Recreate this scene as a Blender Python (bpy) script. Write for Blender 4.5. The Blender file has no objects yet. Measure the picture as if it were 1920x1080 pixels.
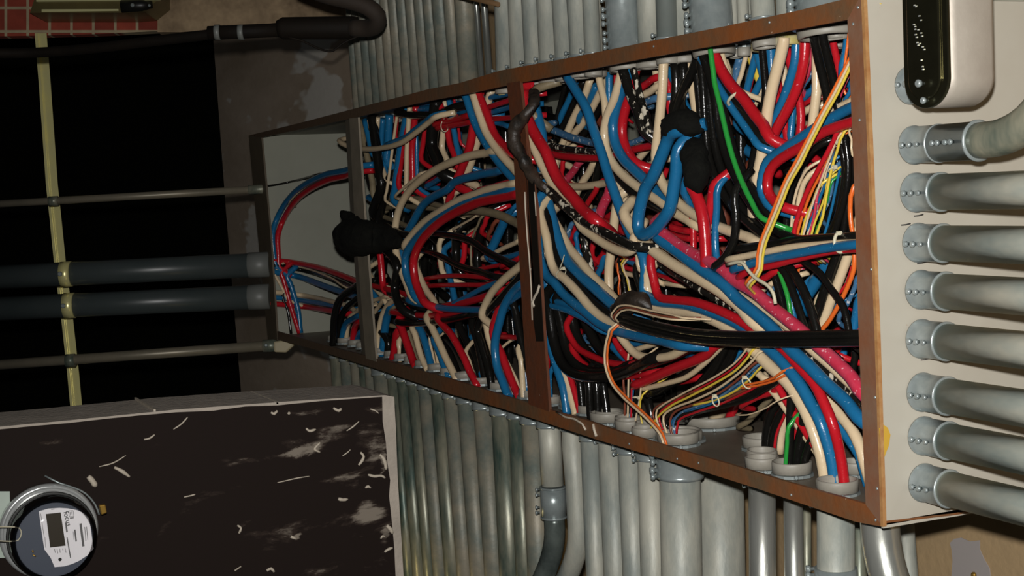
import bpy, bmesh, math, random
from mathutils import Vector, Matrix
from mathutils.noise import noise
random.seed(7)
SC = bpy.context.scene
COL = SC.collection
# ------------------------------------------------------------------ camera frame
F = 2700.0
AX = Vector((0.42055247, 0.04363274, -0.90621841)).normalized()
AZ = Vector((-0.04484799, -0.99662202, -0.06879829))
AZ = (AZ - AX * AZ.dot(AX)).normalized()
AY = AZ.cross(AX)
def to_world(v):
    return Vector((AX.dot(v), AY.dot(v), AZ.dot(v)))
def ray(px, py):
    return to_world(Vector((px - 960.0, py - 540.0, F)))
CAM = -ray(1655, 987) / F * 2.0
def hit(px, py, ax, val):
    r = ray(px, py)
    return CAM + r * ((val - CAM[ax]) / r[ax])
def hX(px, py, v): return hit(px, py, 0, v)
def hY(px, py, v): return hit(px, py, 1, v)
def hZ(px, py, v): return hit(px, py, 2, v)
VIEW = to_world(Vector((0, 0, 1)))
def zdep(p): return (p - CAM).dot(VIEW)
def at(px, py, z): return CAM + ray(px, py) * (z / F)
def rad(w, p): return w * zdep(p) / (2 * F)
def proj(p):
    q = p - CAM
    z = q.dot(VIEW)
    x = q.dot(to_world(Vector((1, 0, 0)))); y = q.dot(to_world(Vector((0, 1, 0))))
    return x / z * F + 960, y / z * F + 540

# ------------------------------------------------------------------ materials
def srgb(r, g, b):
    f = lambda c: (c / 255 / 12.92) if c / 255 <= 0.04045 else ((c / 255 + 0.055) / 1.055) ** 2.4
    return (f(r), f(g), f(b), 1)
def mat(name, base, rough=0.5, metal=0.0, var=None, scale=12.0, amt=0.5, specks=None, speck_scale=90.0, speck_at=0.62, bump=0.0, bscale=60, coat=0.0, stretch=None, detail=4, spec=0.5):
    m = bpy.data.materials.new(name); m.use_nodes = True
    nt = m.node_tree; N = nt.nodes; L = nt.links
    b = N['Principled BSDF']
    b.inputs['Roughness'].default_value = rough
    b.inputs['Metallic'].default_value = metal
    b.inputs['Coat Weight'].default_value = coat
    b.inputs['Specular IOR Level'].default_value = spec
    b.inputs['Base Color'].default_value = base
    geo = N.new('ShaderNodeNewGeometry')
    src = geo.outputs['Position']
    if stretch:
        mp = N.new('ShaderNodeMapping'); mp.inputs['Scale'].default_value = stretch
        L.new(src, mp.inputs['Vector']); src = mp.outputs['Vector']
    col = None
    if var:
        nz = N.new('ShaderNodeTexNoise'); nz.inputs['Scale'].default_value = scale; nz.inputs['Detail'].default_value = detail
        nz.inputs['Roughness'].default_value = 0.65
        L.new(src, nz.inputs['Vector'])
        rp = N.new('ShaderNodeValToRGB')
        rp.color_ramp.elements[0].position = 0.5 - amt / 2; rp.color_ramp.elements[1].position = 0.5 + amt / 2
        rp.color_ramp.elements[0].color = base; rp.color_ramp.elements[1].color = var
        L.new(nz.outputs['Fac'], rp.inputs['Fac']); col = rp.outputs['Color']
    if specks:
        nz = N.new('ShaderNodeTexNoise'); nz.inputs['Scale'].default_value = speck_scale; nz.inputs['Detail'].default_value = 3
        L.new(src, nz.inputs['Vector'])
        rp = N.new('ShaderNodeValToRGB')
        rp.color_ramp.elements[0].position = speck_at; rp.color_ramp.elements[1].position = speck_at + 0.03
        rp.color_ramp.elements[0].color = (0, 0, 0, 1); rp.color_ramp.elements[1].color = (1, 1, 1, 1)
        L.new(nz.outputs['Fac'], rp.inputs['Fac'])
        mx = N.new('ShaderNodeMix'); mx.data_type = 'RGBA'
        L.new(rp.outputs['Color'], mx.inputs[0])
        if col: L.new(col, mx.inputs[6])
        else: mx.inputs[6].default_value = base
        mx.inputs[7].default_value = specks
        col = mx.outputs[2]
    if col: L.new(col, b.inputs['Base Color'])
    if bump:
        nz = N.new('ShaderNodeTexNoise'); nz.inputs['Scale'].default_value = bscale; nz.inputs['Detail'].default_value = 5
        L.new(src, nz.inputs['Vector'])
        bp = N.new('ShaderNodeBump'); bp.inputs['Strength'].default_value = bump; bp.inputs['Distance'].default_value = 0.004
        L.new(nz.outputs['Fac'], bp.inputs['Height']); L.new(bp.outputs['Normal'], b.inputs['Normal'])
    return m
M = {}
M['galv'] = mat('weathered_galvanised', srgb(134, 140, 134), 0.5, 0.12, srgb(180, 178, 164), 11, 0.28, bump=0.3, detail=6, stretch=(1, 1, 0.35))
M['galv_dim'] = mat('dim_galvanised', srgb(102, 110, 102), 0.5, 0.15, srgb(146, 138, 120), 10, 0.3, bump=0.2)  # darker copy of galv: weaker flash on the farther conduits put into the colour
M['galv_dark'] = mat('dark_galvanised', srgb(70, 88, 80), 0.38, 0.3, srgb(150, 146, 126), 16, 0.3, bump=0.2, stretch=(1, 1, 0.3))
M['galv_side'] = mat('side_conduit_zinc', srgb(168, 182, 176), 0.6, 0.0, srgb(230, 226, 206), 11, 0.3, bump=0.15, stretch=(0.4, 1, 1))
M['shiny'] = mat('bright_zinc', srgb(150, 154, 148), 0.27, 0.8, srgb(225, 225, 215), 9, 0.5, bump=0.15, stretch=(1, 1, .25))
M['zinc'] = mat('zinc_fitting', srgb(165, 172, 170), 0.3, 0.4, srgb(132, 142, 142), 25, 0.5, bump=0.1)
M['cast'] = mat('cast_aluminium', srgb(160, 150, 138), 0.55, 0.3, srgb(176, 167, 154), 18, 0.5, bump=0.06, bscale=200)
M['cover'] = mat('dark_lacquered_cover', srgb(62, 60, 45), 0.22, 0.9, srgb(85, 82, 62), 10, 0.5)
M['bushing'] = mat('white_plastic_bushing', srgb(152, 147, 136), 0.5, 0, srgb(134, 129, 118), 30, 0.4)
M['bushing_y'] = mat('yellowed_bushing', srgb(182, 168, 90), 0.45, 0, srgb(176, 170, 148), 30, 0.3)
M['rust'] = mat('rusty_steel', srgb(134, 76, 36), 0.5, 0.1, srgb(100, 80, 58), 8, 0.3, specks=srgb(205, 175, 150), speck_scale=70, speck_at=0.735, bump=0.3, detail=6)
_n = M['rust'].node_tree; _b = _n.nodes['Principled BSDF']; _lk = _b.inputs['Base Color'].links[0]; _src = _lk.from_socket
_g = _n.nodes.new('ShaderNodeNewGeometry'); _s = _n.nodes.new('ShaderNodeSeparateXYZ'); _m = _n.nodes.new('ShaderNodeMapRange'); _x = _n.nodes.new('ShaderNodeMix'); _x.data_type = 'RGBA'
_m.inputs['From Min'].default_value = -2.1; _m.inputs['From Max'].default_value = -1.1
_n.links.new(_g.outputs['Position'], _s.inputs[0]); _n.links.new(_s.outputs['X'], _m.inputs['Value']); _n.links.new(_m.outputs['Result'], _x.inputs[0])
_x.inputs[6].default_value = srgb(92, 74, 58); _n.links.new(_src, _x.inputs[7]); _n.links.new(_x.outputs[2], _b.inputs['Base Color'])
M['stile'] = mat('stile_steel', srgb(124, 100, 82), 0.5, 0.1, srgb(128, 74, 44), 9, 0.4, specks=srgb(205, 175, 150), speck_scale=70, speck_at=0.735, bump=0.2)
M['rust_dark'] = mat('rusty_steel_dark', srgb(112, 58, 32), 0.5, 0.1, srgb(88, 58, 42), 22, 0.5, specks=srgb(205, 190, 175), speck_scale=70, speck_at=0.72, bump=0.3)
M['mull'] = mat('grey_brown_mullion', srgb(120, 112, 98), 0.5, 0.2, srgb(146, 134, 116), 12, 0.5, bump=0.1)
M['rust_edge'] = mat('orange_rust_edge', srgb(140, 84, 38), 0.7, 0, srgb(178, 140, 90), 30, 0.5)
M['panel'] = mat('grey_enamel_panel', srgb(168, 161, 147), 0.45, 0, srgb(176, 171, 158), 5, 0.5, specks=srgb(150, 110, 70), speck_scale=45, speck_at=0.74)
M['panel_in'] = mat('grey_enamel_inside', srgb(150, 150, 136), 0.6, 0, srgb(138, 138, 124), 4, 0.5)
M['floor_in'] = mat('dusty_steel_floor', srgb(128, 116, 100), 0.5, 0.2, srgb(104, 94, 82), 9, 0.5)
M['stain'] = mat('yellow_glue_stain', srgb(190, 150, 50), 0.6)
M['ink'] = mat('pencil_mark', srgb(60, 58, 55), 0.8)
M['wall'] = mat('brown_plaster', srgb(176, 148, 108), 0.9, 0, srgb(158, 134, 100), 5, 0.5, bump=0.4, bscale=60)
M['pier'] = mat('bare_concrete', srgb(226, 204, 180), 0.9, 0, srgb(190, 168, 142), 3, 0.4, specks=srgb(250, 242, 228), speck_scale=4.5, speck_at=0.56, stretch=(.3, 1, 1), bump=0.5, bscale=30)
M['patch'] = mat('white_paint_patch', srgb(160, 152, 148), 0.8)
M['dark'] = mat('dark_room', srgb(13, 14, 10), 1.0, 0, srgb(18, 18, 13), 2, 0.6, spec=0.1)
M['block'] = mat('concrete_block', srgb(186, 174, 160), 0.9, 0, srgb(160, 150, 138), 12, 0.5, bump=0.5, bscale=90)
M['paint_white'] = mat('dried_white_paint', srgb(190, 178, 160), 0.6, bump=0.3)
M['pvc'] = mat('grey_pvc', srgb(58, 66, 66), 0.35, 0, srgb(66, 72, 72), 8, 0.5)
M['pvc_light'] = mat('light_grey_pvc', srgb(110, 112, 108), 0.45)
M['emt_far'] = mat('thin_wall_tube', srgb(120, 114, 98), 0.4, 0.3, srgb(140, 130, 112), 10, 0.5)
M['strut'] = mat('gold_zinc_strut', srgb(250, 240, 160), 0.3, 0.4, srgb(240, 232, 170), 12, 0.5, bump=0.1)
M['blackpipe'] = mat('black_pipe', srgb(18, 15, 12), 0.7, 0, srgb(30, 24, 18), 8, 0.5, spec=0.15)
M['brownpipe'] = mat('brown_pipe', srgb(36, 28, 21), 0.8, 0, srgb(48, 37, 27), 12, 0.5)
M['tape'] = mat('black_tape', srgb(10, 10, 8), 0.9, 0, srgb(18, 18, 14), 60, 0.4, bump=0.6, bscale=120, spec=0.15)
M['tape_brown'] = mat('brown_tape', srgb(64, 52, 42), 0.5, 0, srgb(20, 18, 15), 30, 0.4, bump=0.4, bscale=120)
M['tie'] = mat('nylon_tie', srgb(200, 192, 165), 0.5)
M['glassring'] = mat('chrome_ring', srgb(215, 217, 215), 0.2, 0.6)
M['meter_body'] = mat('slate_plastic', srgb(70, 76, 88), 0.4)
M['meter_dark'] = mat('dark_meter_back', srgb(26, 26, 22), 0.4)
M['plate'] = mat('white_dial_plate', srgb(238, 234, 236), 0.6)
M['lcd'] = mat('dark_lcd', srgb(48, 40, 26), 0.35)
M['text'] = mat('dial_print', srgb(96, 94, 94), 0.7)
M['brass'] = mat('brass_fitting', srgb(190, 150, 70), 0.3, 0.8)
M['enclosure'] = mat('olive_enclosure', srgb(120, 108, 68), 0.3, 0.4, srgb(98, 88, 56), 6, 0.5)
M['cream'] = mat('cream_lip', srgb(220, 215, 160), 0.35, 0.2)
CC = {
 'B': mat('blue_insulation', srgb(24, 96, 140), 0.32, 0, srgb(30, 104, 148), 8, 0.5, specks=srgb(120, 160, 185), speck_scale=160, speck_at=0.70),
 'R': mat('red_insulation', srgb(188, 28, 40), 0.3, 0, srgb(176, 24, 32), 8, 0.5, specks=srgb(215, 120, 130), speck_scale=150, speck_at=0.72),
 'W': mat('cream_insulation', srgb(216, 192, 158), 0.33, 0, srgb(204, 182, 146), 6, 0.5),
 'K': mat('black_insulation', srgb(16, 15, 14), 0.22, 0, srgb(24, 23, 20), 8, 0.5),
 'G': mat('green_insulation', srgb(40, 142, 56), 0.3),
 'Y': mat('yellow_insulation', srgb(218, 190, 70), 0.35),
 'O': mat('orange_insulation', srgb(222, 104, 40), 0.35),
 'T': mat('dusty_grey_insulation', srgb(140, 126, 98), 0.55, 0, srgb(112, 100, 78), 20, 0.5, stretch=(1, 1, 3)),
 'N': mat('brown_insulation', srgb(122, 62, 44), 0.4),
 'L': mat('speckled_blue_insulation', srgb(52, 100, 140), 0.35, 0, srgb(74, 110, 140), 30, 0.5, specks=srgb(180, 185, 190), speck_scale=130, speck_at=0.62),
 'P': mat('speckled_pink_insulation', srgb(190, 36, 62), 0.33, 0, srgb(196, 70, 92), 30, 0.5, specks=srgb(225, 160, 168), speck_scale=140, speck_at=0.64),
 'M': mat('paint_splashed_black_insulation', srgb(20, 19, 17), 0.25, 0, srgb(34, 31, 27), 20, 0.5, specks=srgb(205, 195, 175), speck_scale=95, speck_at=0.585, stretch=(1, 1, .5)),
}
for _k, _m in CC.items():
    nt_ = _m.node_tree; b_ = nt_.nodes['Principled BSDF']
    g_ = nt_.nodes.new('ShaderNodeNewGeometry'); n_ = nt_.nodes.new('ShaderNodeTexNoise'); n_.inputs['Scale'].default_value = 170; n_.inputs['Detail'].default_value = 2
    bp_ = nt_.nodes.new('ShaderNodeBump'); bp_.inputs['Strength'].default_value = .22; bp_.inputs['Distance'].default_value = .002
    nt_.links.new(g_.outputs['Position'], n_.inputs['Vector']); nt_.links.new(n_.outputs['Fac'], bp_.inputs['Height']); nt_.links.new(bp_.outputs['Normal'], b_.inputs['Normal'])
    b_.inputs['Roughness'].default_value *= .85
# brick: world-position brick pattern on the plane of the header
def brick_mat():
    m = bpy.data.materials.new('red_brick'); m.use_nodes = True
    nt = m.node_tree; N = nt.nodes; L = nt.links; b = N['Principled BSDF']
    tc = N.new('ShaderNodeTexCoord'); br = N.new('ShaderNodeTexBrick')
    L.new(tc.outputs['UV'], br.inputs['Vector'])
    br.inputs['Color1'].default_value = srgb(186, 82, 60); br.inputs['Color2'].default_value = srgb(140, 56, 42)
    br.inputs['Mortar'].default_value = srgb(205, 186, 150); br.inputs['Scale'].default_value = 1.0
    br.inputs['Mortar Size'].default_value = 0.0055; br.inputs['Brick Width'].default_value = 0.079; br.inputs['Row Height'].default_value = 0.085
    br.inputs['Mortar Smooth'].default_value = 0.2
    br.offset = 0.0
    nz = N.new('ShaderNodeTexNoise'); nz.inputs['Scale'].default_value = 20; L.new(tc.outputs['UV'], nz.inputs['Vector'])
    mx = N.new('ShaderNodeMix'); mx.data_type = 'RGBA'; mx.blend_type = 'MULTIPLY'; mx.inputs[0].default_value = 0.5
    L.new(br.outputs['Color'], mx.inputs[6]); L.new(nz.outputs['Fac'], mx.inputs[7])
    L.new(mx.outputs[2], b.inputs['Base Color']); b.inputs['Roughness'].default_value = 0.9
    bp = N.new('ShaderNodeBump'); bp.inputs['Strength'].default_value = 0.5; bp.invert = True
    L.new(br.outputs['Fac'], bp.inputs['Height']); L.new(bp.outputs['Normal'], b.inputs['Normal'])
    return m
M['brick'] = brick_mat()
# tar-painted face with plaster wiped over it (more of it towards the slab's free edge)
BLOBS = [(625, 808, 52, 20, .1, .17), (690, 820, 45, 34, .3, .10), (560, 842, 60, 11, .2, .14), (470, 868, 90, 9, .15, .09), (700, 850, 30, 22, .6, .12), (640, 895, 100, 10, .2, .09),
         (690, 958, 40, 30, .1, .20), (455, 985, 18, 10, .6, .16), (600, 765, 60, 7, .05, .14), (715, 1010, 12, 30, 0, .12), (555, 1008, 10, 8, 0, .16), (716, 870, 10, 26, 0, .14), (110, 828, 60, 6, .1, .10)]
def tar_mat():
    m = bpy.data.materials.new('tar_coat_with_plaster'); m.use_nodes = True
    nt = m.node_tree; N = nt.nodes; L = nt.links; b = N['Principled BSDF']
    g = N.new('ShaderNodeNewGeometry')
    mp = N.new('ShaderNodeMapping'); mp.inputs['Scale'].default_value = (1, 1.0, 3.2); mp.inputs['Rotation'].default_value = (0.35, 0, 0)
    L.new(g.outputs['Position'], mp.inputs['Vector'])
    n1 = N.new('ShaderNodeTexNoise'); n1.inputs['Scale'].default_value = 4.5; n1.inputs['Detail'].default_value = 8; n1.inputs['Roughness'].default_value = 0.68
    n1.inputs['Distortion'].default_value = 0.25
    L.new(mp.outputs['Vector'], n1.inputs['Vector'])
    sx = N.new('ShaderNodeSeparateXYZ'); L.new(g.outputs['Position'], sx.inputs[0])
    mr = N.new('ShaderNodeMapRange'); mr.inputs['From Min'].default_value = -0.85; mr.inputs['From Max'].default_value = -0.22
    mr.inputs['To Min'].default_value = -0.14; mr.inputs['To Max'].default_value = -0.03
    L.new(sx.outputs['Y'], mr.inputs['Value'])
    ad = N.new('ShaderNodeMath'); ad.operation = 'ADD'; L.new(n1.outputs['Fac'], ad.inputs[0]); L.new(mr.outputs['Result'], ad.inputs[1])
    rp = N.new('ShaderNodeValToRGB')
    e = rp.color_ramp.elements; e[0].position = 0.50; e[1].position = 0.64
    e[0].color = srgb(30, 21, 17); e[1].color = srgb(128, 118, 106)
    k = e.new(0.55); k.color = srgb(50, 40, 34)
    cur = ad.outputs[0]
    for px, py, sw, sh, rot, k in BLOBS:
        c = hX(px, py, -1.31); mp2 = N.new('ShaderNodeMapping'); mp2.vector_type = 'TEXTURE'
        mp2.inputs['Location'].default_value = c; mp2.inputs['Rotation'].default_value = (rot, 0, 0)
        mp2.inputs['Scale'].default_value = (1, sw * 2.95 / F, sh * 2.95 / F)
        wob = N.new('ShaderNodeVectorMath'); wob.operation = 'MULTIPLY_ADD'; wob.inputs[1].default_value = (0, .10, .06)
        L.new(n1.outputs['Color'], wob.inputs[0]); L.new(g.outputs['Position'], wob.inputs[2])
        of = N.new('ShaderNodeVectorMath'); of.operation = 'SUBTRACT'; of.inputs[1].default_value = (0, .05, .03); L.new(wob.outputs[0], of.inputs[0])
        L.new(of.outputs[0], mp2.inputs['Vector'])
        ln = N.new('ShaderNodeVectorMath'); ln.operation = 'LENGTH'; L.new(mp2.outputs[0], ln.inputs[0])
        m2 = N.new('ShaderNodeMapRange'); m2.inputs['From Min'].default_value = 1.0; m2.inputs['From Max'].default_value = .45; m2.inputs['To Max'].default_value = k
        L.new(ln.outputs['Value'], m2.inputs['Value'])
        a2 = N.new('ShaderNodeMath'); a2.operation = 'ADD'; L.new(cur, a2.inputs[0]); L.new(m2.outputs['Result'], a2.inputs[1]); cur = a2.outputs[0]
    L.new(cur, rp.inputs['Fac']); L.new(rp.outputs['Color'], b.inputs['Base Color'])
    b.inputs['Roughness'].default_value = 0.75; b.inputs['Specular IOR Level'].default_value = 0.15
    return m
M['tar'] = tar_mat()

# ------------------------------------------------------------------ mesh helpers
class MB:
    def __init__(s): s.v = []; s.f = []; s.sm = []
    def poly(s, pts, smooth=False):
        b = len(s.v); s.v += [tuple(p) for p in pts]; s.f.append(tuple(range(b, b + len(pts)))); s.sm.append(smooth)
    def prism(s, pts, off):
        n = len(pts); b = len(s.v); off = Vector(off)
        s.v += [tuple(p) for p in pts] + [tuple(Vector(p) + off) for p in pts]
        s.f.append(tuple(range(b, b + n))); s.f.append(tuple(reversed(range(b + n, b + 2 * n)))); s.sm += [False, False]
        for i in range(n):
            j = (i + 1) % n; s.f.append((b + i, b + n + i, b + n + j, b + j)); s.sm.append(False)
    def box(s, lo, hi):
        x0, y0, z0 = lo; x1, y1, z1 = hi
        s.prism([(x0, y0, z0), (x1, y0, z0), (x1, y0, z1), (x0, y0, z1)], (0, y1 - y0, 0))
    def strip(s, A, Bp, off):
        # quad strip between two polylines, given thickness by off
        n = len(A); off = Vector(off); b = len(s.v)
        for P in (A, Bp): s.v += [tuple(p) for p in P]
        for P in (A, Bp): s.v += [tuple(Vector(p) + off) for p in P]
        for i in range(n - 1):
            a0, a1, b0, b1 = b + i, b + i + 1, b + n + i, b + n + i + 1
            c0, c1, d0, d1 = a0 + 2 * n, a1 + 2 * n, b0 + 2 * n, b1 + 2 * n
            s.f += [(a0, a1, b1, b0), (c1, c0, d0, d1), (a1, a0, c0, c1), (b0, b1, d1, d0)]; s.sm += [False] * 4
        s.f += [(b, b + n, b + 3 * n, b + 2 * n), (b + n - 1, b + 3 * n - 1, b + 4 * n - 1, b + 2 * n - 1)]; s.sm += [False] * 2
    def lathe(s, o, d, prof, n=24, smooth=True, cap=True):
        o = Vector(o); d = Vector(d).normalized()
        u = d.orthogonal().normalized(); w = d.cross(u)
        b = len(s.v)
        for r, h in prof:
            for k in range(n):
                t = 2 * math.pi * k / n
                s.v.append(tuple(o + d * h + (u * math.cos(t) + w * math.sin(t)) * r))
        for i in range(len(prof) - 1):
            for k in range(n):
                k2 = (k + 1) % n
                s.f.append((b + i * n + k, b + i * n + k2, b + (i + 1) * n + k2, b + (i + 1) * n + k)); s.sm.append(smooth)
        if cap:
            s.f.append(tuple(reversed(range(b, b + n)))); s.f.append(tuple(range(b + (len(prof) - 1) * n, b + len(prof) * n))); s.sm += [False, False]
    def tube(s, pts, r, n=10, caps=True):
        pts = [Vector(p) for p in pts]; m = len(pts)
        rs = r if isinstance(r, (list, tuple)) else [r] * m
        T = []
        for i in range(m):
            t = pts[min(i + 1, m - 1)] - pts[max(i - 1, 0)]
            T.append(t.normalized() if t.length > 1e-9 else Vector((1, 0, 0)))
        u = T[0].orthogonal().normalized(); b = len(s.v)
        for i in range(m):
            u = u - T[i] * u.dot(T[i])
            u = u.normalized() if u.length > 1e-6 else T[i].orthogonal().normalized()
            w = T[i].cross(u)
            for k in range(n):
                a = 2 * math.pi * k / n
                s.v.append(tuple(pts[i] + (u * math.cos(a) + w * math.sin(a)) * rs[i]))
        for i in range(m - 1):
            for k in range(n):
                k2 = (k + 1) % n
                s.f.append((b + i * n + k, b + i * n + k2, b + (i + 1) * n + k2, b + (i + 1) * n + k)); s.sm.append(True)
        if caps:
            s.f.append(tuple(reversed(range(b, b + n)))); s.f.append(tuple(range(b + (m - 1) * n, b + m * n))); s.sm += [False, False]
    def build(s, name, m, parent=None, bevel=0.0):
        me = bpy.data.meshes.new(name); me.from_pydata(s.v, [], s.f)
        for p, q in zip(me.polygons, s.sm): p.use_smooth = q
        bm = bmesh.new(); bm.from_mesh(me); bmesh.ops.recalc_face_normals(bm, faces=bm.faces); bm.to_mesh(me); bm.free()
        me.materials.append(m if not isinstance(m, str) else M[m])
        o = bpy.data.objects.new(name, me); COL.objects.link(o)
        if parent: o.parent = parent
        if bevel:
            bv = o.modifiers.new('bevel', 'BEVEL'); bv.width = bevel; bv.segments = 2; bv.limit_method = 'ANGLE'
        return o
def build_multi(name, items):
    v = []; f = []; sm = []; mi = []; mats = []
    for mb, m in items:
        if m not in mats: mats.append(m)
        k = mats.index(m); b = len(v); v += mb.v
        f += [tuple(q + b for q in fc) for fc in mb.f]; sm += mb.sm; mi += [k] * len(mb.f)
    me = bpy.data.meshes.new(name); me.from_pydata(v, [], f)
    for p, q, k in zip(me.polygons, sm, mi): p.use_smooth = q; p.material_index = k
    for m in mats: me.materials.append(m)
    o = bpy.data.objects.new(name, me); COL.objects.link(o); return o
def spline(P, step=0.012, rep=True):
    P = [Vector(p) for p in P]
    if len(P) < 3: return P
    Q = [P[0] * 2 - P[1]] + P + [P[-1] * 2 - P[-2]]
    out = []
    for i in range(1, len(Q) - 2):
        p0, p1, p2, p3 = Q[i - 1:i + 3]
        d = (p2 - p1).length; n = max(2, min(14, int(d / step)))
        # centripetal-ish: limit tangents by segment length
        t1 = (p2 - p0) * (d / max((p2 - p1).length + (p1 - p0).length, 1e-9))
        t2 = (p3 - p1) * (d / max((p2 - p1).length + (p3 - p2).length, 1e-9))
        for k in range(n):
            t = k / n; t2_ = t * t; t3 = t2_ * t
            out.append(p1 * (2 * t3 - 3 * t2_ + 1) + t1 * (t3 - 2 * t2_ + t) + p2 * (-2 * t3 + 3 * t2_) + t2 * (t3 - t2_))
    out.append(P[-1]); return out
def tag(o, label=None, cat=None, group=None, kind=None):
    if label: o['label'] = label
    if cat: o['category'] = cat
    if group: o['group'] = group
    if kind: o['kind'] = kind
    return o
def empty(name, loc=(0, 0, 0)):
    # parts are modelled in world space; keep the Empty's transform out of them
    o = bpy.data.objects.new(name, None); COL.objects.link(o); o.empty_display_size = 0.05
    return o
ORD = ['first', 'second', 'third', 'fourth', 'fifth', 'sixth', 'seventh', 'eighth', 'ninth', 'tenth', 'eleventh', 'twelfth', 'thirteenth', 'fourteenth', 'fifteenth', 'sixteenth', 'seventeenth', 'eighteenth', 'nineteenth', 'twentieth']
def od(i): return ORD[i] if i < 20 else 'twenty-' + ORD[i - 20]
FLASH = 250.0
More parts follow.
